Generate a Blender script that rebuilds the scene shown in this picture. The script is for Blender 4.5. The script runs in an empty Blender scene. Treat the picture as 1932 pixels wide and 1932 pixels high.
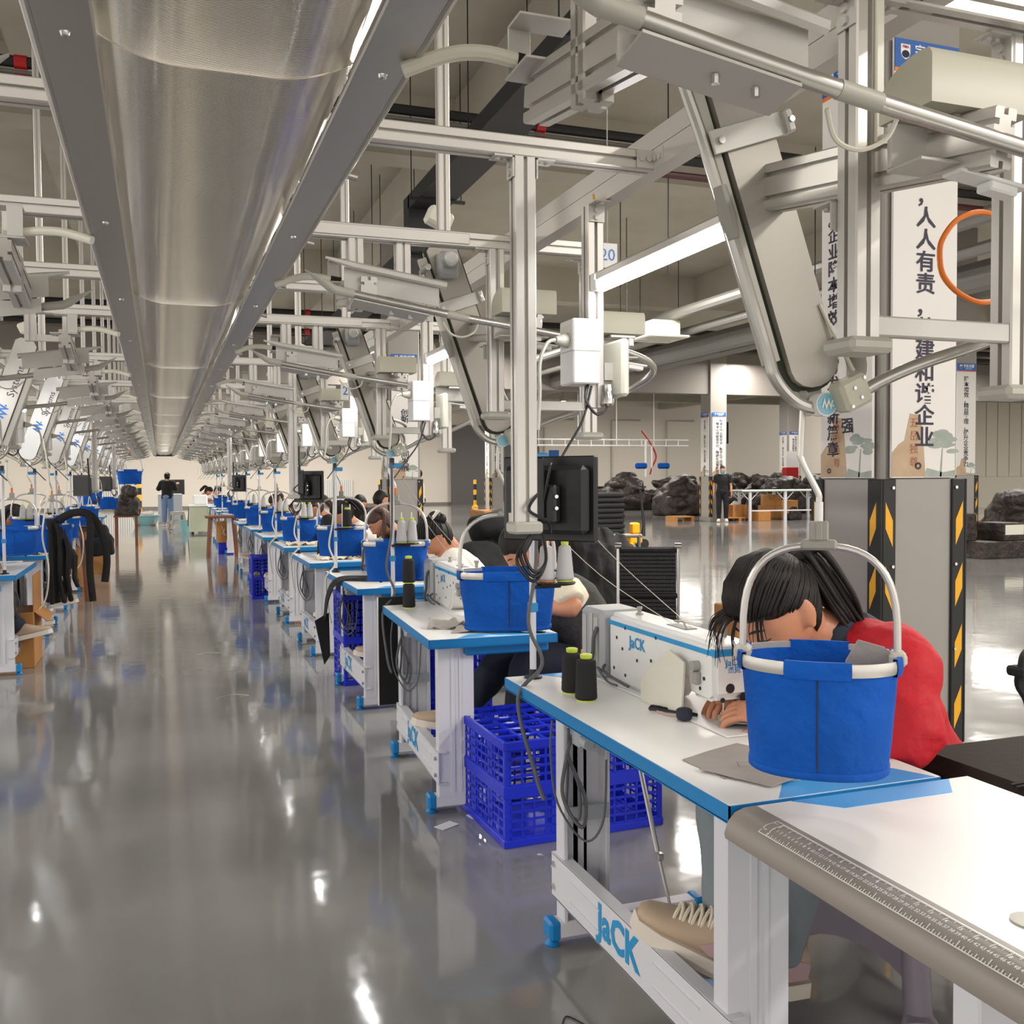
import bpy, bmesh, math, random
from mathutils import Vector, Matrix, Euler
random.seed(7)
PI = math.pi
C = bpy.context.scene.collection
S = bpy.context.scene
def srgb(h):
    h = h.lstrip('#'); o = []
    for i in (0, 2, 4):
        v = int(h[i:i+2], 16)/255
        o.append(v/12.92 if v <= .04045 else ((v+.055)/1.055)**2.4)
    return (*o, 1)
# ---------------------------------------------------------------- camera, world, exposure, big lights
cd = bpy.data.cameras.new('camera'); cam = bpy.data.objects.new('camera', cd); C.objects.link(cam)
cd.sensor_width = 36; cd.lens = 36*1840/1932; cd.clip_start = .05; cd.clip_end = 200
yw, pt, rl = math.radians(19.82), math.radians(-2.04), math.radians(.39)
fw = Vector((math.sin(yw)*math.cos(pt), math.cos(yw)*math.cos(pt), math.sin(pt)))
rt = Vector((math.cos(yw), -math.sin(yw), 0)); up = rt.cross(fw)
R_ = rt*math.cos(rl)-up*math.sin(rl); U_ = up*math.cos(rl)+rt*math.sin(rl)
m = Matrix((R_, U_, -fw)).transposed().to_4x4(); m.translation = (0, 0, 1.42)
cam.matrix_world = m
S.camera = cam
w = bpy.data.worlds.new('world'); S.world = w; w.use_nodes = True
w.node_tree.nodes['Background'].inputs[0].default_value = (1, .955, .90, 1)
w.node_tree.nodes['Background'].inputs[1].default_value = .95
S.view_settings.view_transform = 'Standard'; S.view_settings.look = 'None'
S.view_settings.exposure = .9; S.view_settings.gamma = 1
S.view_settings.use_curve_mapping = False
S.cycles.use_denoising = True
S.cycles.max_bounces = 8
S.cycles.sample_clamp_indirect = 6
def area(name, loc, sx, sy, power, col=(1, .95, .88), rot=(0, 0, 0)):
    l = bpy.data.lights.new(name, 'AREA'); l.shape = 'RECTANGLE'; l.size = sx; l.size_y = sy
    l.energy = power; l.color = col
    o = bpy.data.objects.new(name, l); C.objects.link(o); o.location = loc; o.rotation_euler = rot
    return o
P = 1.865          # spacing of the overhead stations along the line
# rows of area lights added under the ceiling as general fill, without fixtures
for x in (-7, 5.5, 8.3, 17, 25):
    for iy in range(6):
        area('ceiling_fixture_light', (x, -3+iy*9.2, 4.9), .5, 3.2, 200 if iy < 4 else 190)
for iy in range(3): area('ceiling_fixture_light', (.2, 33+iy*5.5, 4.9), .5, 3.2, 130)  # extra lights added over the aisle end to brighten the far wall
# ---------------------------------------------------------------- mesh helpers
class MB:
    def __init__(s):
        s.v, s.f, s.mi, s.k, s.M, s.cuts = [], [], [], 0, None, []
    def add(s, vs, fs):
        n = len(s.v)
        for p in vs:
            p = Vector(p)
            s.v.append(s.M @ p if s.M else p)
        for f in fs:
            s.f.append([n+i for i in f]); s.mi.append(s.k)
        return s
    def cut(s):
        """what follows becomes an object of its own"""
        if s.v: s.cuts.append((len(s.v), len(s.f)))
        return s
    def box(s, x0, x1, y0, y1, z0, z1, b=0):
        if x0 > x1: x0, x1 = x1, x0
        if y0 > y1: y0, y1 = y1, y0
        if z0 > z1: z0, z1 = z1, z0
        if b <= 0:
            vs = [(x, y, z) for x in (x0, x1) for y in (y0, y1) for z in (z0, z1)]
            return s.add(vs, [(0, 1, 3, 2), (4, 6, 7, 5), (0, 4, 5, 1), (2, 3, 7, 6), (0, 2, 6, 4), (1, 5, 7, 3)])
        b = min(b, (x1-x0)*.45, (y1-y0)*.45, (z1-z0)*.45)
        ix, vs = {}, []
        lim = ((x0, x1), (y0, y1), (z0, z1))
        for c in [(i, j, k) for i in (0, 1) for j in (0, 1) for k in (0, 1)]:
            for a in range(3):
                p = [lim[q][c[q]] if q == a else lim[q][c[q]]+(b if c[q] == 0 else -b) for q in range(3)]
                ix[c, a] = len(vs); vs.append(p)
        fs = []
        for a in range(3):
            u, v = [q for q in range(3) if q != a]
            for t in (0, 1):
                def cc(i, j):
                    r = [0, 0, 0]; r[a] = t; r[u] = i; r[v] = j; return tuple(r)
                fs.append([ix[cc(0, 0), a], ix[cc(1, 0), a], ix[cc(1, 1), a], ix[cc(0, 1), a]])
                # edges along axis a between faces u and v
                def ce(q, i, j):
                    r = [0, 0, 0]; r[a] = q; r[u] = i; r[v] = j; return tuple(r)
            for i in (0, 1):
                for j in (0, 1):
                    fs.append([ix[ce(0, i, j), u], ix[ce(1, i, j), u], ix[ce(1, i, j), v], ix[ce(0, i, j), v]])
        for c in [(i, j, k) for i in (0, 1) for j in (0, 1) for k in (0, 1)]:
            fs.append([ix[c, 0], ix[c, 1], ix[c, 2]])
        return s.add(vs, fs)
    def loft(s, rings, closed=True, caps=True, loop=False):
        n = len(rings[0]); vs = [p for r in rings for p in r]; fs = []
        m = len(rings)
        for i in range(m if loop else m-1):
            a, b_ = i*n, ((i+1) % m)*n
            for j in range(n if closed else n-1):
                fs.append([a+j, a+(j+1) % n, b_+(j+1) % n, b_+j])
        if caps and not loop:
            fs.append(list(range(n))[::-1]); fs.append([(m-1)*n+j for j in range(n)])
        return s.add(vs, fs)
    def tube(s, path, r, n=8, loop=False, caps=True, flat=None):
        P_ = [Vector(p) for p in path]; m = len(P_)
        rr = r if isinstance(r, (list, tuple)) else [r]*m
        tang = []
        for i in range(m):
            if loop: t = P_[(i+1) % m]-P_[i-1]
            else: t = P_[min(i+1, m-1)]-P_[max(i-1, 0)]
            tang.append(t.normalized() if t.length > 1e-9 else Vector((0, 0, 1)))
        a = Vector((0, 0, 1)) if abs(tang[0].z) < .9 else Vector((1, 0, 0))
        u = (a-tang[0]*a.dot(tang[0])).normalized(); rings = []
        for i in range(m):
            if i:
                u = u-tang[i]*u.dot(tang[i])
                u = u.normalized() if u.length > 1e-6 else tang[i].orthogonal().normalized()
            v = tang[i].cross(u)
            k = flat or 1
            rings.append([P_[i]+u*math.cos(2*PI*j/n)*rr[i]+v*math.sin(2*PI*j/n)*rr[i]*k for j in range(n)])
        return s.loft(rings, caps=caps, loop=loop)
    def cyl(s, p0, p1, r, r1=None, n=16):
        return s.tube([p0, p1], [r, r if r1 is None else r1], n)
    def lathe(s, prof, c=(0, 0, 0), n=20, axis=2):
        rings = []
        for r, z in prof:
            ring = []
            for j in range(n):
                a = 2*PI*j/n; q = [max(r, 1e-5)*math.cos(a), max(r, 1e-5)*math.sin(a)]
                q.insert(axis, z) if axis != 2 else q.append(z)
                ring.append((q[0]+c[0], q[1]+c[1], q[2]+c[2]))
            rings.append(ring)
        return s.loft(rings)
    def prism(s, poly, a0, a1, plane='xy'):
        def mk(p, t):
            if plane == 'xy': return (p[0], p[1], t)
            if plane == 'xz': return (p[0], t, p[1])
            return (t, p[0], p[1])
        return s.loft([[mk(p, a0) for p in poly], [mk(p, a1) for p in poly]])
    def beam(s, p0, p1, w_, h_, slot=.0, up=(0, 0, 1), nw=1, nh=1):
        """aluminium slot profile from p0 to p1: w_ across, h_ along up"""
        p0, p1 = Vector(p0), Vector(p1); t = (p1-p0).normalized(); up = Vector(up)
        up = (up-t*up.dot(t)).normalized(); rt_ = t.cross(up)
        if slot <= 0: poly = [(-w_/2, -h_/2), (w_/2, -h_/2), (w_/2, h_/2), (-w_/2, h_/2)]
        else:
            d = slot*1.15; g = slot/2; poly = []
            def side(ax, L, k, nn):
                o = []
                for q in range(nn):
                    c_ = -L/2+L*(q+.5)/nn
                    o += [(c_-g, 0), (c_-g, d), (c_+g, d), (c_+g, 0)]
                return o
            b = .003
            poly.append((-w_/2+b, -h_/2)); poly += [(a, -h_/2+e) for a, e in side(0, w_, 0, nw)]; poly.append((w_/2-b, -h_/2))
            poly.append((w_/2, -h_/2+b)); poly += [(w_/2-e, a) for a, e in side(0, h_, 0, nh)]; poly.append((w_/2, h_/2-b))
            poly.append((w_/2-b, h_/2)); poly += [(-a, h_/2-e) for a, e in side(0, w_, 0, nw)]; poly.append((-w_/2+b, h_/2))
            poly.append((-w_/2, h_/2-b)); poly += [(-w_/2+e, -a) for a, e in side(0, h_, 0, nh)]; poly.append((-w_/2, -h_/2+b))
        return s.loft([[p0+rt_*a+up*e for a, e in poly], [p1+rt_*a+up*e for a, e in poly]])
    def build(s, name, mats, parent=None, smooth=35, recalc=True, bev=0, seg=2):
        if s.cuts:
            c_ = [(0, 0)]+s.cuts+[(len(s.v), len(s.f))]; last = None
            for (a, b), (a2, b2) in zip(c_, c_[1:]):
                if b2 == b: continue
                q = MB(); q.v = s.v[a:a2]; q.f = [[i-a for i in f] for f in s.f[b:b2]]; q.mi = s.mi[b:b2]
                last = q.build(name, mats, parent, smooth, recalc, bev, seg)
            return last
        me = bpy.data.meshes.new(name); me.from_pydata([tuple(p) for p in s.v], [], s.f)
        if not isinstance(mats, (list, tuple)): mats = [mats]
        for q in mats: me.materials.append(q)
        if len(mats) > 1: me.polygons.foreach_set('material_index', s.mi)
        if recalc:
            bm = bmesh.new(); bm.from_mesh(me); bmesh.ops.recalc_face_normals(bm, faces=bm.faces)
            if bev:
                es = [e for e in bm.edges if len(e.link_faces) == 2 and e.calc_face_angle(0) > .5]
                bmesh.ops.bevel(bm, geom=es, offset=bev, segments=seg, affect='EDGES', clamp_overlap=True)
            bm.to_mesh(me); bm.free()
        if smooth:
            me.polygons.foreach_set('use_smooth', [True]*len(me.polygons))
            me.set_sharp_from_angle(angle=math.radians(smooth))
        me.update()
        return link(name, me, parent)
def link(name, data, parent=None):
    o = bpy.data.objects.new(name, data); C.objects.link(o)
    if parent: o.parent = parent
    return o
def tag(o, label=None, cat=None, group=None, kind=None):
    if label: o['label'] = label
    if cat: o['category'] = cat
    if group: o['group'] = group
    if kind: o['kind'] = kind
    return o
def thing(name, label, cat, loc=(0, 0, 0), rz=0, group=None):
    o = bpy.data.objects.new(name, None); C.objects.link(o); o.empty_display_size = .1
    o.location = loc; o.rotation_euler = (0, 0, rz)
    return tag(o, label, cat, group)
def dup(root, loc, rz=None, label=None, group=None, rot=None):
    r = root.copy(); C.objects.link(r); r.location = loc
    if rz is not None: r.rotation_euler = (0, 0, rz)
    if rot is not None: r.rotation_euler = rot
    if label: r['label'] = label
    if group: r['group'] = group
    for ch in list(root.children):
        c_ = ch.copy(); C.objects.link(c_); c_.parent = r
        for g in list(ch.children):
            d = g.copy(); C.objects.link(d); d.parent = c_
    return r
def bez(pts, n=8, loop=False):
    """Catmull-Rom through pts"""
    q = [Vector(p) for p in pts]; out = []; m = len(q)
    for i in range(m if loop else m-1):
        if loop: a, b, c_, d = q[i-1], q[i], q[(i+1) % m], q[(i+2) % m]
        else: a, b, c_, d = q[max(i-1, 0)], q[i], q[i+1], q[min(i+2, m-1)]
        for k in range(n):
            t = k/n
            out.append(.5*((2*b)+(c_-a)*t+(2*a-5*b+4*c_-d)*t*t+(3*b-a-3*c_+d)*t**3))
    if not loop: out.append(q[-1])
    return out
ORD = 'first second third fourth fifth sixth seventh eighth ninth tenth eleventh twelfth thirteenth fourteenth fifteenth sixteenth'.split()
_fc = {}
def text_mb(mb, body, M, size=1, depth=.0006, align='CENTER', bold=0):
    """lettering as geometry, laid in the local xy plane of M"""
    key = (body, align, bold)
    if key not in _fc:
        cu = bpy.data.curves.new('lettering', 'FONT'); cu.body = body; cu.align_x = align; cu.align_y = 'CENTER'
        cu.size = 1; cu.resolution_u = 2; cu.offset = bold
        o = bpy.data.objects.new('lettering', cu); C.objects.link(o)
        dg = bpy.context.evaluated_depsgraph_get(); dg.update()
        me = bpy.data.meshes.new_from_object(o.evaluated_get(dg))
        _fc[key] = ([v.co.copy() for v in me.vertices], [list(p.vertices) for p in me.polygons])
        bpy.data.objects.remove(o); bpy.data.curves.remove(cu); bpy.data.meshes.remove(me)
    vs, fs = _fc[key]
    n = len(mb.v)
    for z in (depth,):
        mb.add([M @ Vector((v.x*size, v.y*size, z)) for v in vs], fs)
    return mb
def frame(o, x, y):
    """matrix with the given origin and in-plane axes"""
    x, y = Vector(x).normalized(), Vector(y).normalized(); z = x.cross(y)
    m_ = Matrix((x, y, z)).transposed().to_4x4(); m_.translation = o
    return m_
# ---------------------------------------------------------------- materials
def mat(name, col, rough=.5, metal=0, emit=0, spec=.5, noise=None, bump=None, coat=0, alpha=None, trans=0):
    m_ = bpy.data.materials.new(name); m_.use_nodes = True; nt = m_.node_tree; b = nt.nodes['Principled BSDF']
    c_ = srgb(col) if isinstance(col, str) else (*col, 1)
    b.inputs['Base Color'].default_value = c_; b.inputs['Roughness'].default_value = rough
    b.inputs['Metallic'].default_value = metal; b.inputs['Specular IOR Level'].default_value = spec
    if coat: b.inputs['Coat Weight'].default_value = coat; b.inputs['Coat Roughness'].default_value = .08
    if emit: b.inputs['Emission Color'].default_value = c_; b.inputs['Emission Strength'].default_value = emit
    if trans: b.inputs['Transmission Weight'].default_value = trans
    if alpha is not None: b.inputs['Alpha'].default_value = alpha
    tc = None
    if noise or bump:
        tc = nt.nodes.new('ShaderNodeTexCoord')
    if noise:     # (scale, colour b, contrast)
        nz = nt.nodes.new('ShaderNodeTexNoise'); nz.inputs['Scale'].default_value = noise[0]; nz.inputs['Detail'].default_value = 5
        nt.links.new(tc.outputs['Object'], nz.inputs['Vector'])
        rp = nt.nodes.new('ShaderNodeValToRGB'); rp.color_ramp.elements[0].position = .35; rp.color_ramp.elements[1].position = .65
        rp.color_ramp.elements[0].color = c_; rp.color_ramp.elements[1].color = srgb(noise[1])
        nt.links.new(nz.outputs['Fac'], rp.inputs[0]); nt.links.new(rp.outputs[0], b.inputs['Base Color'])
    if bump:      # (scale, strength, distance)
        nb = nt.nodes.new('ShaderNodeTexNoise'); nb.inputs['Scale'].default_value = bump[0]; nb.inputs['Detail'].default_value = 4
        nt.links.new(tc.outputs['Object'], nb.inputs['Vector'])
        bp = nt.nodes.new('ShaderNodeBump'); bp.inputs['Strength'].default_value = bump[1]; bp.inputs['Distance'].default_value = bump[2]
        nt.links.new(nb.outputs['Fac'], bp.inputs['Height']); nt.links.new(bp.outputs[0], b.inputs['Normal'])
    return m_
K = {}
K['alu'] = mat('anodised_aluminium', '#c9c5bf', .34, .55, bump=(90, .03, .001))
K['alu_d'] = mat('aluminium_tube', '#b9b6b0', .3, .75)
K['steel'] = mat('zinc_steel', '#c6c6c4', .22, 1)
K['plastic_grey'] = mat('grey_plastic', '#9a9890', .5)
K['plastic_warm'] = mat('warm_grey_plastic', '#b5b2a8', .45)
K['hood'] = mat('olive_grey_plastic', '#b9b6a4', .42)
K['sheet'] = mat('painted_sheet_metal', '#c2bfb9', .4, .25)
K['white'] = mat('white_plastic', '#e6e6e4', .4)
K['cream'] = mat('cream_plastic', '#dddacb', .45)
K['black'] = mat('black_plastic', '#17171a', .42)
K['rubber'] = mat('black_rubber', '#1a1a1a', .6)
K['cable'] = mat('grey_cable', '#55565a', .5)
K['cable_w'] = mat('white_cable', '#d5d0c0', .5)
K['belt'] = mat('green_grey_belt', '#2c3524', .5)
K['panel_w'] = mat('white_coated_panel', '#e9eae8', .35)
K['panel_g'] = mat('grey_coated_panel', '#aaa59c', .38, .3)
K['disc'] = mat('pale_blue_badge', '#7fb7c8', .3)
K['logo_b'] = mat('logo_blue', '#1674c8', .4)
K['ink'] = mat('dark_ink', '#262238', .6)
K['ttop'] = mat('white_laminate', '#edece8', .32, bump=(300, .02, .0005))
K['tedge'] = mat('blue_edge_band', '#0079bb', .42)
K['decal'] = mat('blue_decal', '#2f9be0', .4)
K['frame'] = mat('white_powder_coat', '#d4d4da', .42)
K['bracket'] = mat('grey_powder_coat', '#a7adb2', .45)
K['basket'] = mat('blue_nylon_fabric', '#0056b8', .7, spec=.25, noise=(6, '#004aa2'), bump=(9, .8, .03))
K['crate'] = mat('blue_crate_plastic', '#0d27c4', .38)
K['machine'] = mat('white_enamel', '#e4e4e2', .3)
K['machine_g'] = mat('grey_machine_casting', '#a9abad', .42, .15)
K['mblue'] = mat('machine_blue_stripe', '#1b8fca', .4)
K['thread_k'] = mat('black_thread', '#1c1c1e', .85, bump=(260, .4, .001))
K['thread_g'] = mat('grey_thread', '#b9b9ba', .85, bump=(260, .4, .001))
K['lime'] = mat('lime_cone_core', '#c6d64a', .5)
K['orange'] = mat('orange_plastic', '#e0761c', .45)
K['card'] = mat('brown_cardboard', '#b07c43', .75, noise=(3, '#a8733b'))
K['wood'] = mat('dark_wood', '#6b3d22', .5, noise=(4, '#7c4a2a'))
K['skin'] = mat('skin', '#c68a6a', .5)
K['lip'] = mat('lips', '#a8615a', .5)
K['hair'] = mat('black_hair', '#120e0d', .55, spec=.35, noise=(30, '#1c1512'), bump=(70, .6, .003))
K['hair_b'] = mat('brown_hair', '#3a241c', .45, noise=(30, '#4a2e22'), bump=(70, .6, .003))
K['bwool'] = mat('charcoal_wool', '#3a3937', .9, noise=(60, '#454441'), bump=(120, .5, .004))
K['red'] = mat('red_cotton', '#c01022', .7, bump=(14, .6, .02))
K['navy'] = mat('navy_cotton', '#232838', .75, bump=(20, .4, .01))
K['cloth_w'] = mat('white_cotton', '#e3dcd4', .8, bump=(22, .5, .01))
K['cloth_c'] = mat('cream_cotton', '#ddd3bd', .8, bump=(22, .5, .01))
K['cloth_k'] = mat('black_cotton', '#131314', .85, bump=(22, .5, .01))
K['cloth_g'] = mat('grey_fabric', '#a39c96', .85, noise=(8, '#97908b'), bump=(22, .5, .01))
K['denim_g'] = mat('grey_denim', '#7d858a', .85, bump=(25, .5, .01))
K['denim_b'] = mat('blue_denim', '#6d84a6', .85, bump=(25, .5, .01))
K['denim_d'] = mat('dark_denim', '#1c2230', .85, bump=(25, .5, .01))
K['yellow'] = mat('yellow_reflector', '#e8a80e', .45)
K['colpaint'] = mat('grey_column_paint', '#8d8882', .55)
K['guard'] = mat('grey_guard_panel', '#98938e', .5)
K['banner'] = mat('white_banner', '#dcd8d3', .55)
K['bannerblue'] = mat('banner_blue', '#1b5aa6', .5)
K['boxblue'] = mat('bright_blue_clip', '#2f86c0', .4)
K['stool'] = mat('mauve_grey_plastic', '#8a818c', .4)
K['bag'] = mat('black_bag_film', '#1d1815', .5, noise=(7, '#33261f'), bump=(9, .9, .05))
K['lampglow'] = mat('lamp_tube', '#ffffff', .4, emit=20)
K['pipe_k'] = mat('black_pipe_insulation', '#1c1b1b', .6)
K['pipe_g'] = mat('grey_duct_metal', '#7d7b76', .5, .3)
K['maroon'] = mat('dark_red_pipe', '#3c1a1d', .5)
K['redp'] = mat('red_paint', '#b01a1e', .45)
K['teal'] = mat('teal_plastic', '#7fb0b4', .45)
K['green_t'] = mat('pale_green_laminate', '#bfcfc5', .4)
K['sage'] = mat('sage_cabinet', '#b9bfa5', .5)
K['stone'] = mat('printed_stone', '#bba486', .6, noise=(7, '#ab9173'))
K['rust'] = mat('printed_characters', '#a8664a', .6)
K['tree'] = mat('printed_tree', '#8d978c', .6, noise=(9, '#a5aca4'))
K['sneaker'] = mat('beige_suede', '#b7a088', .7)
K['sole'] = mat('offwhite_sole', '#d9cfc3', .6)
K['pink'] = mat('pink_suede', '#b79799', .7)
K['leather'] = mat('dark_leather', '#2e2722', .8, spec=.2, bump=(40, .3, .004))
# ---------------------------------------------------------------- the hall
def floor_mat():
    m_ = bpy.data.materials.new('polished_epoxy'); m_.use_nodes = True; nt = m_.node_tree; b = nt.nodes['Principled BSDF']
    tc = nt.nodes.new('ShaderNodeTexCoord')
    n1 = nt.nodes.new('ShaderNodeTexNoise'); n1.inputs['Scale'].default_value = .9; n1.inputs['Detail'].default_value = 7
    nt.links.new(tc.outputs['Object'], n1.inputs[0])
    r = nt.nodes.new('ShaderNodeValToRGB'); r.color_ramp.elements[0].position = .3; r.color_ramp.elements[1].position = .72
    r.color_ramp.elements[0].color = srgb('#787775'); r.color_ramp.elements[1].color = srgb('#8b8a87')
    nt.links.new(n1.outputs['Fac'], r.inputs[0]); nt.links.new(r.outputs[0], b.inputs['Base Color'])
    n2 = nt.nodes.new('ShaderNodeTexNoise'); n2.inputs['Scale'].default_value = 2.3; n2.inputs['Detail'].default_value = 3
    nt.links.new(tc.outputs['Object'], n2.inputs[0])
    mr = nt.nodes.new('ShaderNodeMapRange'); mr.inputs[3].default_value = .045; mr.inputs[4].default_value = .11
    nt.links.new(n2.outputs['Fac'], mr.inputs[0]); nt.links.new(mr.outputs[0], b.inputs['Roughness'])
    n3 = nt.nodes.new('ShaderNodeTexNoise'); n3.inputs['Scale'].default_value = 5; n3.inputs['Detail'].default_value = 2
    nt.links.new(tc.outputs['Object'], n3.inputs[0])
    bp = nt.nodes.new('ShaderNodeBump'); bp.inputs['Strength'].default_value = .09; bp.inputs['Distance'].default_value = .012
    nt.links.new(n3.outputs['Fac'], bp.inputs['Height']); nt.links.new(bp.outputs[0], b.inputs['Normal'])
    b.inputs['Specular IOR Level'].default_value = .95
    return m_
def duct_mat():
    m_ = bpy.data.materials.new('ribbed_stainless'); m_.use_nodes = True; nt = m_.node_tree; b = nt.nodes['Principled BSDF']
    b.inputs['Base Color'].default_value = srgb('#e6e0d6'); b.inputs['Metallic'].default_value = 1; b.inputs['Roughness'].default_value = .09
    tc = nt.nodes.new('ShaderNodeTexCoord')
    wv = nt.nodes.new('ShaderNodeTexWave'); wv.bands_direction = 'Y'; wv.inputs['Scale'].default_value = 62; wv.inputs['Distortion'].default_value = 0
    nt.links.new(tc.outputs['Object'], wv.inputs[0])
    bp = nt.nodes.new('ShaderNodeBump'); bp.inputs['Strength'].default_value = .6; bp.inputs['Distance'].default_value = .001
    nt.links.new(wv.outputs['Fac'], bp.inputs['Height'])
    n = nt.nodes.new('ShaderNodeTexNoise'); n.inputs['Scale'].default_value = 3.5; n.inputs['Detail'].default_value = 1
    nt.links.new(tc.outputs['Object'], n.inputs[0])
    b2 = nt.nodes.new('ShaderNodeBump'); b2.inputs['Strength'].default_value = .25; b2.inputs['Distance'].default_value = .02
    nt.links.new(n.outputs['Fac'], b2.inputs['Height']); nt.links.new(b2.outputs[0], bp.inputs['Normal'])
    nt.links.new(bp.outputs[0], b.inputs['Normal'])
    return m_
K['floor'] = floor_mat(); K['ribbed'] = duct_mat()
K['wall'] = mat('white_wall', '#e0d8cc', .75); K['ceil'] = mat('beige_concrete', '#aaa394', .85, noise=(1.2, '#b3ac9e'))
K['gband'] = mat('grey_wall_band', '#807a74', .7); K['gdoor'] = mat('grey_shutter', '#5d5a58', .6)
K['wallp'] = mat('wall_panel', '#cfc7b8', .6)
BW, RW, CZ = 50., 33., 5.8
def struct(name, mb, m_, **k): return tag(mb.build(name, m_, **k), kind='structure')
struct('floor', MB().box(-14, 40, -8, BW+1, -.2, 0), K['floor'])
mb = MB().box(-14, 40, -8, BW+1, CZ, CZ+.2)
for y in range(3, 50, 8): mb.box(-14, 40, y, y+.45, CZ-.7, CZ)
for x in (-9.5, -1.2, 3.3, 11.2, 19.5, 27): mb.box(x, x+.45, -8, BW, CZ-.55, CZ)
struct('ceiling', mb, K['ceil'])
struct('wall_back', MB().box(-14, 40, BW, BW+.2, 0, CZ), K['wall'])
mb = MB(); mb.box(RW, RW+.2, -8, 42, 0, 1.3)
for k in range(84): mb.box(RW, RW+.2, -8+k*.6, -8+k*.6+.57, 1.3, CZ, .02)
struct('wall_right', mb, K['wallp'])
struct('trim_back', MB().box(-14, 33, BW-.03, BW, 0, .12), K['gband'])
# deep grey wall band carried by the column line
struct('beam_back', MB().box(-14, RW, 26.4, 26.75, 3.95, 5.2), K['gband'])
struct('wall_shutter', MB().box(14.5, 19.5, BW-.35, BW-.25, 0, 4.2), K['gdoor'])
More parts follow.
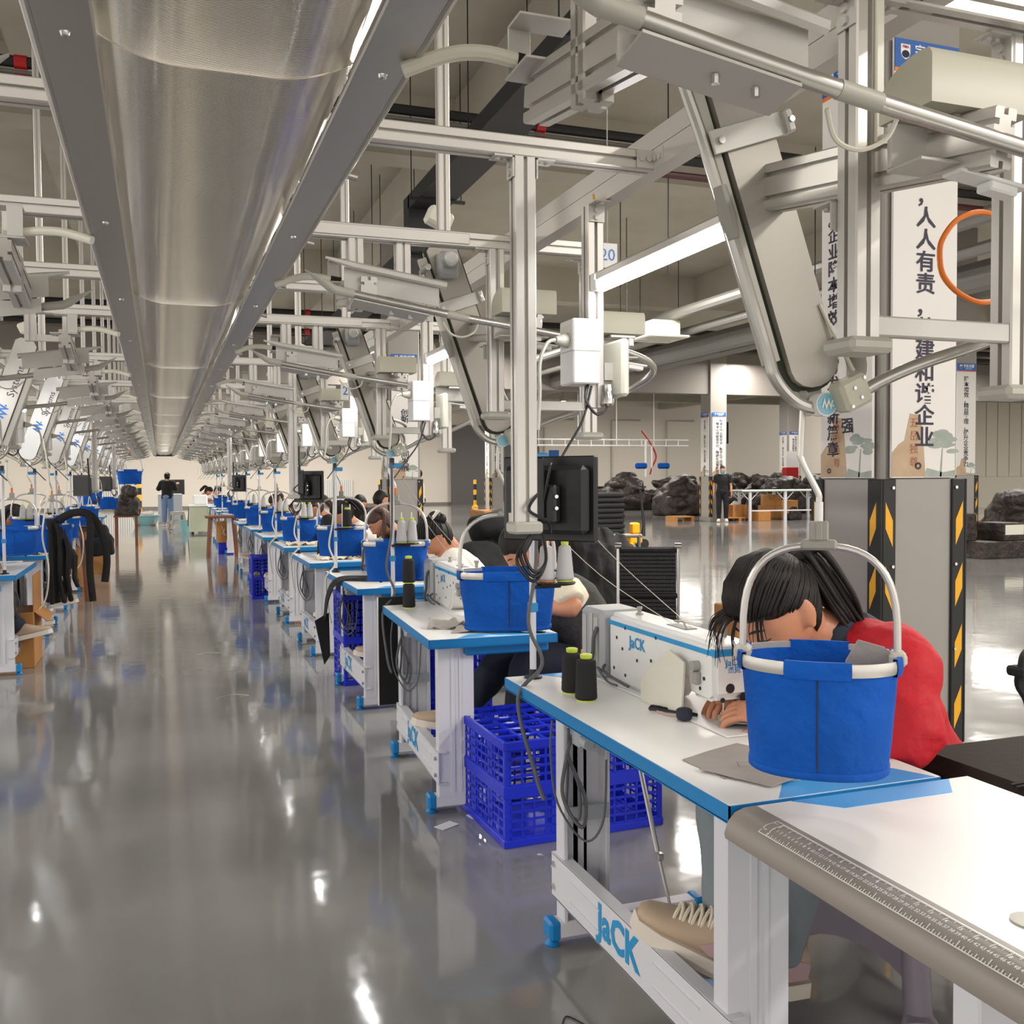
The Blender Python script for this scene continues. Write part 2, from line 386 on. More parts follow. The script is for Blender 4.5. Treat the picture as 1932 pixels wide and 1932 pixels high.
# ---------------------------------------------------------------- columns with banners
def column(x, y, w_=.49, name='structural_column', label='', texts=(), tsz=.105, header=True, scale=1, nobase=False):
    t = thing(name, label, 'column', (x, y, 0))
    # x, y is the corner nearest the camera (minimum x, minimum y)
    MB().box(.02, w_-.02, .02, w_-.02, 0, CZ-.02, .01).build('shaft', K['colpaint'], t)
    gp = MB().box(0, w_, 0, w_, .14, 1.40, .004).build('guard_panel', K['guard'], t)
    mb = MB()
    mb.box(-.012, w_+.012, -.012, w_+.012, 0, .14, .006).build('plinth', K['colpaint'], t)
    g = .075
    for (cx, cy, sx, sy) in ((0, 0, 1, 1), (w_, 0, -1, 1), (0, w_, 1, -1)):
        mb = MB()
        mb.box(cx, cx+sx*g, cy-sy*.014, cy, .15, 1.40, .004); mb.box(cx-sx*.014, cx, cy-sy*.014, cy+sy*g, .15, 1.40, .004)
        cg = mb.build('corner_guard', K['rubber'], t)
        mb = MB(); z = .22
        while z < 1.3:
            for face in (0, 1):
                a, b_ = .014, g-.02
                h0, h1 = (0, .085) if face == 0 else (.0, .085)
                if face == 0:
                    yy = cy-sy*.0155
                    q = [(cx+sx*a, z+.085), (cx+sx*b_, z), (cx+sx*b_, z+.12), (cx+sx*a, z+.205)] if sx < 0 else [(cx+sx*a, z+.085), (cx+sx*b_, z), (cx+sx*b_, z+.12), (cx+sx*a, z+.205)]
                    mb.prism(q, yy, yy+sy*.003, 'xz')
                else:
                    xx = cx-sx*.0155
                    mb.prism([(cy+sy*a, z+.085), (cy+sy*b_, z), (cy+sy*b_, z+.12), (cy+sy*a, z+.205)], xx, xx+sx*.003, 'yz')
            z += .29
        mb.build('reflector', K['yellow'], cg, smooth=0)
        mb = MB()
        for zz in (.6, 1.0, 1.36): mb.cut().cyl((cx+sx*.055, cy-sy*.012, zz), (cx+sx*.055, cy-sy*.02, zz), .008, n=8)
        mb.build('bolt', K['steel'], cg)
    zt = 3.38
    for f in (0, 1):     # banner on the -y face, then on the -x face
        fx = frame((w_/2, -.004, 0), (1, 0, 0), (0, 0, 1)) if f == 0 else frame((-.004, w_/2, 0), (0, -1, 0), (0, 0, 1))
        e = w_*.385
        mb = MB(); mb.M = fx; mb.box(-e, e, 1.405, zt, -.012, .002)
        bn = mb.build('banner', K['banner'], t)
        mb = MB(); mb.M = fx; mb.box(-e, e, zt-.13, zt, 0, .004); hd = mb.build('banner_header', K['bannerblue'], bn)
        mb = MB(); mb.M = fx; mb.box(-e, e, zt-.148, zt-.13, 0, .004); mb.build('banner_stripe', K['orange'], bn)
        mb = MB()
        text_mb(mb, '宇航派蒙', fx @ Matrix.Translation((.05, zt-.05, .005)), .062, bold=.012)
        text_mb(mb, 'PMA GROUP', fx @ Matrix.Translation((.05, zt-.095, .005)), .026, bold=.01)
        mb.build('header_lettering', K['white'], hd, smooth=0, recalc=False)
        mb = MB(); mb.M = fx
        sh = [(-.026, .034), (.026, .034), (.026, -.006), (.018, -.024), (0, -.034), (-.018, -.024), (-.026, -.006)]
        mb.prism([(a-.125, b+zt-.058) for a, b in sh], .004, .006)
        sd = mb.build('shield', K['white'], hd, smooth=0)
        mb = MB(); mb.M = fx
        ov = [(.021*math.cos(a*PI/8)-.125, .017*math.sin(a*PI/8)+zt-.068) for a in range(16)]; mb.prism(ov, .006, .007)
        mb.build('shield_field', K['navy'], sd, smooth=0)
        mb = MB(); text_mb(mb, 'PMA', fx @ Matrix.Translation((-.125, zt-.037, .008)), .018, bold=.02); mb.build('shield_lettering', K['redp'], sd, smooth=0, recalc=False)
        # printed landscape at the foot of the banner
        mb = MB(); mb.M = fx
        st = [(-e, 1.41), (-e, 1.52), (-e+.04, 1.56), (-e*.62, 1.575), (-e*.45, 1.70), (-e*.12, 1.69), (-e*.02, 1.56), (e*.05, 1.41)]
        mb.prism(st, .002, .0035); mb.build('printed_stone', K['stone'], bn, smooth=0)
        mb = MB(); mb.M = fx; rr = random.Random(3+f)
        for q in range(16):
            a = rr.uniform(.1, .95)*e; z0 = 1.5+.09*(1-((a/e-.52)/.5)**2)+rr.uniform(-.03, .03)
            rx, rz = rr.uniform(.02, .045), rr.uniform(.008, .018)
            mb.prism([(a+rx*math.cos(k*PI/5), z0+rz*math.sin(k*PI/5)) for k in range(10)], .002, .0032+q*.00003)
        mb.prism([(e*.5, 1.41), (e*.56, 1.41), (e*.60, 1.54), (e*.57, 1.54)], .002, .0036)
        mb.prism([(0, 1.408), (e, 1.408), (e, 1.44), (e*.6, 1.43), (.1*e, 1.45)], .002, .0036)
        mb.build('printed_pine', K['tree'], bn, smooth=0)
        mb = MB()
        if f < len(texts):
            for col_x, z0, pitch, sz, txt in texts[f]:
                for i, ch in enumerate(txt):
                    if ch == ' ': continue
                    dx, dz = (0, 0)
                    if ch in '，。': dx, dz = sz*.28, sz*.22
                    text_mb(mb, ch, fx @ Matrix.Translation((col_x, z0-i*pitch-dz*.2+.0, .0045)) @ Matrix.Scale(1.15, 4, (1, 0, 0)), sz, bold=.016)
        if mb.v: mb.build('banner_lettering', K['ink'], bn, smooth=0, recalc=False)
        if f < len(texts) and tsz > .1:
            mb = MB()
            for i, ch in enumerate('五岳独尊'):
                text_mb(mb, ch, fx @ Matrix.Translation((-e*.33, 1.655-i*.06, .0045)), .05)
            mb.build('stone_lettering', K['rust'], bn, smooth=0, recalc=False)
    return t
column(3.08, 3.6, .475, label='grey column with black and yellow corner guards behind the worker in red', name='structural_column',
       texts=([(.0, 3.09, .1003, .1, '安全生产，人人有责，共建和谐企业。')],
              [(-.09, 2.727, .0792, .078, '力。企业降本增效，谱写发展新篇章。'), (.015, 1.649, .079, .078, '强')]), tsz=.11)
T1 = [(.0, 3.1, .094, .1, '降本增效，精益管理，提升企业竞争力')]; T2 = [(.0, 3.1, .094, .1, '安全第一，预防为主，综合治理，保障生产')]
T3 = [(.07, 3.12, .098, .1, '标准化作业筑安全，数字化管控强品质'), (-.06, 3.02, .098, .1, '精准化排期保交付，精细化运营降成本')]
T4 = [(.0, 3.0, .11, .12, '改革   创新   协同发展，')]
column(16.0, 26.3, .62, label='grey column with striped guards beside the masked man in black', texts=(T3, T2), tsz=.05)
column(3.4, 15.2, .55, label='column with white banner seen between the overhead arms at the middle of the row', texts=(T4, T1), tsz=.05)
column(13.2, 13.6, .56, label='column with two slogan banners at the right edge beyond the nearest column', texts=(T1, T2), tsz=.05)
column(11.4, 34.0, .6, label='distant column with slogan banner behind the black monitor', texts=(T3, T2), tsz=.05)
column(26.5, 37.0, .7, label='distant column with slogan banner in front of the corrugated wall panel', texts=(T3, T2), tsz=.05)
# ---------------------------------------------------------------- services under the ceiling
def pipe_run(name, label, cat, p0, p1, r, m_, n=10, clamps=0, group=None):
    o = MB().cyl(p0, p1, r, n=n).build(name, m_)
    tag(o, label, cat, group)
    if clamps:
        mb = MB(); a, b_ = Vector(p0), Vector(p1)
        for k in range(clamps):
            c_ = a.lerp(b_, (k+.5)/clamps); t = (b_-a).normalized()*.05
            mb.cut().cyl(c_-t, c_+t, r*1.2, n=n)
        mb.build('pipe_coupling', K['redp'], o)
    return o
for i, (y, z, r, m_, nm) in enumerate(((9.4, 5.0, .05, 'pipe_k', 'upper black'), (9.4, 4.83, .055, 'pipe_k', 'middle black'), (9.42, 4.92, .02, 'pipe_g', 'thin grey'), (9.4, 4.66, .04, 'maroon', 'lowest dark red'))):
    pipe_run('ceiling_pipe', nm+' pipe crossing under the ceiling above the nearest beam', 'pipe', (-13, y, z), (30, y, z), r, K[m_], clamps=9 if i < 2 else 0)
for i, (y, z, r) in enumerate(((21.5, 5.0, .07), (21.5, 4.8, .07), (21.6, 4.62, .06))):
    pipe_run('ceiling_pipe', ORD[i]+' from the top of three black pipes far under the ceiling', 'pipe', (-13, y, z), (32, y, z), r, K['pipe_k'], clamps=7)
for i, (x, z, r, m_) in enumerate(((9.6, 4.6, .11, 'pipe_g'), (10.1, 4.35, .09, 'pipe_g'), (10.9, 4.2, .22, 'pipe_g'), (13.6, 4.6, .13, 'pipe_g'))):
    pipe_run('ceiling_pipe', ORD[i]+' grey pipe from the left running away under the right-hand ceiling', 'pipe', (x, 5, z), (x, 40, z), r, K[m_], clamps=6 if i in (0, 3) else 0)
mb = MB(); mb.box(2.6, 3.0, 3, 10.5, 4.35, 4.5); mb.box(2.6, 3.0, 10.45, 10.7, 3.9, 4.5); mb.box(2.6, 3.0, 10.6, 20, 3.85, 4.0)
ct = tag(mb.build('cable_tray', K['pipe_k'], smooth=0), 'black cable tray stepping down under the ceiling behind the long beam', 'cable tray')
mb = MB()
for y in range(4, 20, 2):
    mb.box(2.5, 3.1, y, y+.04, (4.32 if y < 10.5 else 3.82), (4.35 if y < 10.5 else 3.85))
    for x in (2.52, 3.06): mb.cyl((x, y+.02, 3.85 if y > 10.5 else 4.33), (x, y+.02, CZ-.01), .006, n=6)
mb.build('hanger', K['pipe_k'], ct)
mb = MB().box(9.0, 9.9, 17.0, 17.9, 4.15, 4.2, .02); mb.box(9.15, 9.75, 17.15, 17.75, 4.2, 4.5)
ac = tag(mb.build('ceiling_air_unit', K['cream']), 'cream cassette air unit hung under the ceiling beyond the tube light', 'air conditioner')
mb = MB()
for k in range(4): mb.box(9.08+(.0 if k % 2 else .1), 9.82-(.0 if k % 2 else .1), 17.06+k*.2, 17.1+k*.2, 4.146, 4.151)
mb.build('vent_slot', K['plastic_grey'], ac)
for x in (9.02, 9.88): MB().cyl((x, 17.45, 4.2), (x, 17.45, CZ-.01), .008, n=6).build('hanger', K['pipe_k'], ac)
# thin vertical hanger rods
for i, (x, y) in enumerate(((2.2, 7.6), (3.4, 9.0), (5.2, 9.4), (1.2, 9.4), (4.4, 12), (6.4, 13), (7.5, 15), (8.3, 11), (-1.5, 9.4), (-3, 12), (-2.4, 15))):
    tag(MB().cyl((x, y, 3.6), (x, y, CZ-.01), .008, n=6).build('hanger_rod', K['pipe_k']), 'thin dark hanger rod dropping from the ceiling', 'rod', 'hanger rods under the ceiling')
# round high-bay lamps far down the hall
HB = [(1465, 632), (1460, 461), (1845, 545), (1368, 487)]
for i, (x, y, z) in enumerate(((13.2, 18.4, 4.45), (9.4, 11.2, 4.0), (10.3, 7.5, 3.3), (20, 33, 4.5), (24, 30, 4.5), (6.5, 24, 4.6), (9, 36, 4.6), (16, 38, 4.6))):
    t = thing('high_bay_lamp', ORD[i]+' of the small round lamps hung in the hall beyond the row', 'lamp', (x, y, z), group='round hall lamps')
    MB().lathe([(.06, .22), (.1, .18), (.14, .02), (.15, 0), (.0, 0)], n=20).build('housing', K['plastic_grey'], t)
    MB().lathe([(.135, -.004), (.135, -.02), (0, -.025)], n=20).build('diffuser', K['lampglow'], t)
    MB().cyl((0, 0, .2), (0, 0, CZ-z-.01), .006, n=6).build('cord', K['black'], t)
# ---------------------------------------------------------------- main conveyor trough above the aisle
Y0, Y1, DZ = -.6, 29.5, 2.1
t = thing('conveyor_trough', 'long stainless conveyor trough hanging over the middle of the aisle', 'conveyor', (0, 0, DZ))
XL, XR = -.165, .402
def rail_mb(a, b_, s):
    mb = MB(); mb.box(a, b_, Y0, Y1, 0, .012, .003)
    e = a if s < 0 else b_
    mb.box(e-.006 if s > 0 else e, e if s > 0 else e+.006, Y0, Y1, .012, .075, .002)
    mb.cyl((e+s*.004, Y0, .008), (e+s*.004, Y1, .008), .009, n=10)
    return mb
for a, b_, s in ((XL, XL+.085, -1), (XR-.085, XR, 1)):
    r = rail_mb(a, b_, s).build('side_rail', K['alu_d'], t)
    mb = MB()
    for k in range(25):
        y = .48+k*1.165
        c_ = (XL+.042 if s < 0 else XR-.036)
        mb.cut().lathe([(.0, -.007), (.006, -.006), (.009, 0), (.009, .002)], (c_, y, 0), n=10)
    mb.build('screw', K['steel'], r)
k = 0; y = Y0; pl = []
while y < Y1:
    y2 = min(y+1.165, Y1); z = .004+(.002 if k % 2 else 0)
    us = [-1+2*q/24 for q in range(25)]; hw = (XR-XL)/2-.07; xs = [(XL+XR)/2+u*hw for u in us]; dz = [hw*.62*max(0, abs(u)-.35)**2/1.3 for u in us]
    mb = MB()
    mb.loft([[(x, yy, z+d) for x, d in zip(xs, dz)]+[(x, yy, z+d+.003) for x, d in list(zip(xs, dz))[::-1]] for yy in (y, y2+.02)])
    mb.build('trough_panel', K['ribbed'], t, smooth=60)
    y = y2; k += 1
for y in [1.63+.69*k for k in range(40)]:
    MB().cyl((XR-.03, y, .045), (.452, y, .03), .0085, n=10).build('support_pin', K['alu_d'], t)
mb = MB().box(XL+.02, XR-.02, Y1-.3, Y1, -.02, .2, .02); mb.build('end_housing', K['black'], t)
# ---------------------------------------------------------------- outer rails and cross beams
def rail(name, x, label):
    mb = MB().beam((x, -.5, 2.279), (x, 29, 2.279), .052, .05, 0); mb.beam((x, -.5, 2.228), (x, 29, 2.228), .05, .05, 0)
    return tag(mb.build(name, K['alu'], smooth=0), label, 'rail')
rail('outer_rail', 1.225, 'long twin slotted aluminium rail running over the right-hand tables')
rail('outer_rail', -1.005, 'long twin slotted aluminium rail running over the left-hand tables')
def bracket_mb(mb, o, ax, bx, s=.05, w_=.045):
    """folded corner bracket with two screws a leg"""
    mb.cut()
    o = Vector(o); a = Vector(ax); b = Vector(bx); n = a.cross(b).normalized()
    for d, e in ((a, b), (b, a)):
        c0 = o+d*.004
        pts = [o-n*w_/2, o+n*w_/2, o+n*w_/2+d*s, o-n*w_/2+d*s]
        mb.add([p for p in pts]+[p+e*.004 for p in pts], [(0, 1, 2, 3), (7, 6, 5, 4), (0, 4, 5, 1), (1, 5, 6, 2), (2, 6, 7, 3), (3, 7, 4, 0)])
        for q in (.35, .75): mb.cyl(o+d*s*q+e*.004, o+d*s*q+e*.009, .008, n=8)
    return mb
NST = 15
def cross_beam(y, i, half=False):
    t = thing('cross_beam', (ORD[i]+' slotted beam from the camera crossing over the aisle' if not half else ORD[i]+' intermediate slotted beam carrying a hanging monitor post'), 'beam', (0, y, 2.225), group='beams across the aisle')
    x0, x1 = (-1.28, 1.495) if not half else (-.98, 1.2)
    MB().beam((x0, 0, 0), (x1, 0, 0), .05, .05, .009).build('profile', K['alu'], t, smooth=0)
    mb = MB()
    bracket_mb(mb, (1.2, -.027, 0), (-1, 0, 0), (0, -1, 0)); bracket_mb(mb, (-.98, -.027, 0), (1, 0, 0), (0, -1, 0))
    mb.build('corner_bracket', K['sheet'], t, smooth=0)
    if not half:
        for x in (.93, -.7):
            MB().beam((x, .05, .025), (x, .05, CZ-2.225-.01), .04, .04, .008, up=(0, 1, 0)).build('suspension_post', K['alu'], t, smooth=0)
        MB().box(.3, 1.0, -.03, -.024, -.018, .018, .002).build('cable_cover', K['alu'], t)
    return t
for n in range(NST): cross_beam(1.34+n*P, n)
for i, y in enumerate((2.27, 4.14, 6.95, 13.6, 18.3)): cross_beam(y, i, True)
# long hanging posts with monitors
def monitor_post(x, y, i, side):
    t = thing('monitor_post', ORD[i]+' long hanging aluminium post with black monitor '+('on the right' if side > 0 else 'on the left')+' of the aisle', 'post', (x, y, 1.28), 0 if side > 0 else PI, group='hanging monitor posts')
    MB().beam((0, 0, .02), (0, 0, .92), .055, .045, .01, up=(0, 1, 0)).build('post', K['alu'], t, smooth=0)
    MB().box(-.038, .038, -.034, .034, 0, .03, .006).build('end_cap', K['plastic_warm'], t)
    mb = MB(); bracket_mb(mb, (-.029, 0, .92), (0, 0, -1), (-1, 0, 0)); bracket_mb(mb, (.029, 0, .92), (0, 0, -1), (1, 0, 0)); mb.build('corner_bracket', K['sheet'], t, smooth=0)
    mb = MB()
    for q in range(3):
        mb.tube(bez([(.01, -.02, .0), (-.02-.01*q, -.05, -.04-.01*q), (.0, -.06, -.09-.012*q), (.04, -.04, -.07), (.045, -.01, -.01), (.03, .0, .01)], 6), .0045, 6)
    mb.tube(bez([(.03, -.02, .1), (-.005, -.045, .06), (.05, -.03, .03), (.07, .0, .0)], 6), .004, 6)
    mb.build('cable_loop', K['black'], t)
    return t
def monitor(x, y, z, rz, label):
    t = thing('monitor', label, 'monitor', (x, y, z), rz, group='hanging monitors')
    # screen faces +x, back faces -x
    MB().box(0, .022, -.14, .14, 0, .225, .004).build('housing', K['black'], t)
    MB().box(.022, .0235, -.13, .13, .012, .212).build('screen', K['pipe_k'], t)
    MB().box(-.035, 0, -.13, .12, .02, .2, .012).build('back_cover', K['black'], t)
    mb = MB().box(-.065, -.035, -.06, .06, .05, .15, .006); mb.box(-.075, -.065, -.03, .03, .06, .22, .003); mb.build('mount', K['black'], t)
    mb = MB()
    for zz in (.09, .12): mb.cut().cyl((-.066, -.062, zz), (-.072, -.068, zz), .005, n=8)
    mb.build('screw', K['steel'], t)
    MB().box(-.0365, -.035, .06, .1, .03, .075).build('sticker', K['cream'], t)
    MB().tube(bez([(-.04, -.03, .19), (-.07, -.05, .2), (-.07, -.03, .12), (-.075, .0, .02), (-.09, .02, -.03)], 6), .004, 6).build('cable', K['black'], t)
    MB().tube([(-.07, .0, .2), (-.06, .02, .27), (-.03, .05, .4)], .008, 6).build('support_arm', K['black'], t)
for i, (x, y) in enumerate(((.851, 2.27), (.88, 6.95), (.88, 13.6))):
    monitor_post(x, y, i, 1)
    monitor(x+.115, y+.13, 1.25, math.radians(38), ORD[i]+' black monitor from the camera hung beside a post on the right')
for i, (x, y) in enumerate(((-.66, 11.4), (-.66, 16.2))):
    monitor_post(x, y, i+3, -1)
    monitor(x-.115, y-.1, 1.25, math.radians(180+38), ORD[i]+' black monitor hung beside a post on the left')
# ---------------------------------------------------------------- overhead stations: hanging frame, loading arm, lift chute
OX, OY = 1.1, 1.34
def MS(): q = MB(); q.M = Matrix.Translation((-OX, -OY, 0)); return q
def hood_mb(mb, x0, x1, y0, y1, z0, z1):
    sec = [(y0, z0), (y1, z0), (y1, z0+(z1-z0)*.35)]
    for k in range(1, 7):
        a = k*PI/2/6; sec.append((y0+.02+(y1-y0-.02)*math.cos(a), z0+(z1-z0)*(.35+.65*math.sin(a))))
    sec += [(y0+.006, z1-.002), (y0, z1-.012)]
    return mb.prism(sec, x0, x1, 'yz')
def logo_w(mb, M, s):
    """zig-zag trade mark: two peaks and a dot"""
    z = [(-.5, -.25), (-.28, .45), (-.1, -.1), (.1, .45), (.26, -.05), (.38, .3), (.5, .3), (.3, -.42), (.1, .08), (-.1, -.45), (-.28, .05), (-.36, -.25)]
    mb.add([M @ Vector((a*s, b*s, .0008)) for a, b in z], [list(range(len(z)))])
    mb.add([M @ Vector((.48*s+.07*s*math.cos(k*PI/5), -.12*s+.07*s*math.sin(k*PI/5), .0008)) for k in range(10)], [list(range(10))])
    return mb
def make_station(label):
    t = thing('overhead_station', label, 'conveyor station', (OX, OY, 0), group='overhead hanger stations')
    mb = MS(); mb.beam((1.097, 1.34, 1.64), (1.097, 1.34, 2.2), .05, .05, .009, up=(0, 1, 0))
    p = mb.build('post', K['alu'], t, smooth=0)
    mb = MS(); mb.box(1.097-.044, 1.097+.044, 1.34-.04, 1.34+.04, 1.62, 1.646, .008); mb.build('end_cap', K['plastic_warm'], p)
    mb = MS(); bracket_mb(mb, (1.072, 1.34, 2.2), (0, 0, -1), (-1, 0, 0)); bracket_mb(mb, (1.122, 1.34, 2.2), (0, 0, -1), (1, 0, 0)); bracket_mb(mb, (1.085, 1.365, 1.88), (0, 0, -1), (0, 1, 0))
    mb.build('corner_bracket', K['sheet'], p, smooth=0)
    mb = MS(); mb.box(1.105, 1.121, 1.308, 1.315, 1.96, 2.2, .002); mb.build('cable_cover', K['cream'], p)
    mb = MS(); mb.beam((1.464, 1.374, 1.57), (1.464, 1.374, 2.2), .05, .05, .009, up=(0, 1, 0))
    p2 = mb.build('post', K['alu'], t, smooth=0)
    mb = MS(); mb.box(1.464-.044, 1.464+.044, 1.374-.04, 1.374+.04, 1.555, 1.58, .008); mb.build('end_cap', K['plastic_warm'], p2)
    mb = MS(); bracket_mb(mb, (1.439, 1.374, 2.2), (0, 0, -1), (-1, 0, 0)); mb.build('corner_bracket', K['sheet'], p2, smooth=0)
    mb = MS(); mb.box(1.122, 1.44, 1.352, 1.374, 1.655, 1.69, .003); mb.build('cross_bar', K['sheet'], t)
    # short hanging frame and the two bars that run along the line
    mb = MS(); mb.beam((.614, 1.34, 1.97), (.614, 1.34, 2.2), .05, .05, .009, up=(0, 1, 0)); mb.cut().beam((.775, 1.35, 2.07), (.775, 1.35, 2.2), .05, .04, .009, up=(0, 1, 0)); mb.box(.64, .75, 1.345, 1.365, 2.07, 2.1)
    mb.build('short_post', K['alu'], t, smooth=0)
    mb = MS(); mb.beam((.614, 1.12, 1.995), (.614, 1.56, 2.06), .05, .085, .009, nh=2)
    mb.build('arm_bar', K['alu'], t, smooth=0)
    mb = MS(); mb.beam((1.155, 1.1, 1.905), (1.1, 1.608, 1.965), .045, .085, .009, nh=2); mb.build('arm_bar', K['alu'], t, smooth=0)
    # loading arm: scoop, tube, return loop
    path = bez([(.50, 1.08, 1.985), (.85, 1.083, 1.93), (1.28, 1.09, 1.875), (1.465, 1.115, 1.845), (1.60, 1.165, 1.815), (1.665, 1.27, 1.785), (1.63, 1.38, 1.74), (1.50, 1.46, 1.675), (1.37, 1.50, 1.63), (1.29, 1.535, 1.59), (1.25, 1.55, 1.555)], 7)
    mb = MS(); mb.tube(path, .0122, 12); arm = mb.build('arm_tube', K['alu_d'], t)
    mb = MS(); mb.tube([(.852, 1.083, 1.93), (.92, 1.083, 1.92)], .0132, 12); mb.cut().tube([(.50, 1.08, 1.985), (.56, 1.08, 1.976)], .0135, 12); mb.build('sleeve', K['plastic_warm'], arm)
    mb = MS()
    rings = []
    for k, (x, z, ry, rz) in enumerate(((.415, 2.038, .004, .002), (.43, 2.028, .012, .004), (.455, 2.012, .018, .010), (.48, 1.997, .018, .016), (.502, 1.985, .015, .0145), (.53, 1.98, .014, .0135))):
        rings.append([(x, 1.08+ry*math.cos(q*PI/6), z+rz*math.sin(q*PI/6)) for q in range(12)])
    mb.loft(rings); mb.build('scoop', K['plastic_warm'], arm)
    mb = MS()   # sheet saddle under the tube and guard above it
    for (xa, xb) in ((.56, .79),):
        za, zb = 1.962, 1.926
        mb.add([(xa, 1.075, za), (xb, 1.075, zb), (xb, 1.145, zb-.012), (xa, 1.145, za-.012)]+[(xa, 1.075, za-.004), (xb, 1.075, zb-.004), (xb, 1.145, zb-.016), (xa, 1.145, za-.016)],
               [(0, 1, 2, 3), (7, 6, 5, 4), (0, 4, 5, 1), (1, 5, 6, 2), (2, 6, 7, 3), (3, 7, 4, 0)])
        mb.add([(xa, 1.145, za-.016), (xb, 1.145, zb-.016), (xb, 1.145, zb+.03), (xa, 1.145, za+.03)]+[(xa, 1.149, za-.016), (xb, 1.149, zb-.016), (xb, 1.149, zb+.03), (xa, 1.149, za+.03)],
               [(0, 1, 2, 3), (7, 6, 5, 4), (0, 4, 5, 1), (1, 5, 6, 2), (2, 6, 7, 3), (3, 7, 4, 0)])
    sd = mb.build('saddle_plate', K['sheet'], t, smooth=0)
    mb = MS()
    for x in (.68, .74): mb.cut().cyl((x, 1.105, 1.953-.156*(x-.56)), (x, 1.105, 1.953-.156*(x-.56)-.012), .006, n=8)
    mb.build('bolt', K['steel'], sd)
    mb = MS()
    mb.add([(.54, 1.13, 2.0), (.84, 1.13, 1.96), (.84, 1.13, 2.025), (.54, 1.13, 2.065)]+[(.54, 1.134, 2.0), (.84, 1.134, 1.96), (.84, 1.134, 2.025), (.54, 1.134, 2.065)],
           [(0, 1, 2, 3), (7, 6, 5, 4), (0, 4, 5, 1), (1, 5, 6, 2), (2, 6, 7, 3), (3, 7, 4, 0)])
    mb.tube([(.48, 1.105, 2.085), (.56, 1.108, 2.068), (.86, 1.115, 2.025)], [.004, .012, .012], 6, flat=.6)
    mb.build('guard_sheet', K['sheet'], t, smooth=30)
    # feed tube from the trough
    mb = MS(); mb.tube(bez([(.565, 1.53, 2.105), (.51, 1.535, 2.112), (.455, 1.55, 2.108), (.385, 1.58, 2.085)], 6), .0125, 10)
    f = mb.build('feed_tube', K['cream'], t)
    mb = MS(); mb.tube([(.565, 1.53, 2.105), (.60, 1.527, 2.10)], .0135, 10); mb.build('sleeve', K['leather'], f)
    mb = MS(); mb.box(.555, .675, 1.46, 1.56, 2.082, 2.087, .001); mb.box(.56, .60, 1.556, 1.561, 2.087, 2.17, .001); mb.box(.56, .66, 1.50, 1.56, 2.168, 2.173, .001)
    fb = mb.build('feed_bracket', K['sheet'], t)
    mb = MS(); mb.cyl((.62, 1.48, 2.083), (.62, 1.48, 2.072), .006, n=8); mb.box(.59, .655, 1.478, 1.483, 2.0805, 2.082); mb.build('bolt', K['black'], fb)
    # lift chute
    T_, B_ = Vector((.982, 0, 2.24)), Vector((1.196, 0, 1.635)); d = (B_-T_).normalized(); nx = Vector((-d.z, 0, d.x)); h = .062
    def outline(g, ext=0):
        o = [T_+nx*(h+g)-d*(.02+ext), T_+nx*(h*.6+g)-d*(.045+g+ext), T_-nx*(h*.6+g)-d*(.045+g+ext), T_-nx*(h+g)-d*(.02+ext)]
        for k in range(9):
            a = -PI/2+k*PI/8
            o.append(B_+nx*((h+g)*math.sin(a))*1.0+d*((.05+g)*math.cos(a)))
        return [(p.x, p.z) for p in o]
    mb = MS(); mb.prism(outline(.003), 1.598, 1.612, 'xz'); ch = mb.build('chute_belt', K['belt'], t, smooth=40)
    mb = MS(); mb.prism(outline(-.006), 1.584, 1.598, 'xz'); mb.build('chute_back', K['panel_g'], t, smooth=40)
    mb = MS(); mb.prism(outline(.0), 1.612, 1.626, 'xz'); fr = mb.build('chute_front', K['panel_w'], t, smooth=40)
    mid = (T_+B_)/2; M_ = frame((mid+Vector((0, 1.627, 0))-Vector((OX, OY, 0))), -d, Vector((0, 1, 0)).cross(-d))
    mb = MB(); text_mb(mb, 'Systems', M_ @ Matrix.Translation((.1, -.02, .0)), .062, bold=.0); mb.build('chute_lettering', K['ink'], fr, smooth=0, recalc=False)
    mb = MB(); logo_w(mb, M_ @ Matrix.Translation((-.1, -.005, .0)), .085); mb.build('chute_logo', K['logo_b'], fr, smooth=0, recalc=False)
    mb = MS(); q = nx*-(h+.018)
    mb.beam(T_+q+Vector((0, 1.6, 0)), B_+q*1.05+Vector((0, 1.6, 0))-d*.03, .03, .02, 0, up=(0, 1, 0)); sr = mb.build('cable_channel', K['plastic_warm'], t)
    mb = MS(); mb.tube(bez([(1.205, 1.582, 1.75), (1.235, 1.575, 1.69), (1.255, 1.57, 1.655), (1.26, 1.55, 1.62)], 6), .004, 6); mb.build('cable', K['cable_w'], sr)
    mb = MS(); mb.box(.955, 1.03, 1.53, 1.584, 2.14, 2.235, .012); mb.lathe([(.03, 1.5), (.03, 1.53)], (.99, 0, 2.2), 16, axis=1)
    mo = mb.build('motor', K['machine_g'], t)
    mb = MS(); mb.lathe([(.02, 1.49), (.026, 1.5), (.0, 1.5)], (.99, 0, 2.2), 16, axis=1); mb.build('motor_cap', K['white'], mo)
    mb = MS(); mb.M = mb.M @ Matrix.Translation((.972, 1.6, 2.36)) @ Matrix.Rotation(.42, 4, 'Y'); mb.box(-.048, .048, -.03, .03, -.03, .035, .01); bx = mb.build('junction_box', K['cream'], t)
    # strap across the chute, guide tube in front of it
    c0 = T_.lerp(B_, .30); F_ = Matrix.Translation((-OX, -OY, 0)) @ Matrix((( nx.x, 0, d.x, c0.x), (0, 1, 0, 1.575), (nx.z, 0, d.z, c0.z), (0, 0, 0, 1)))
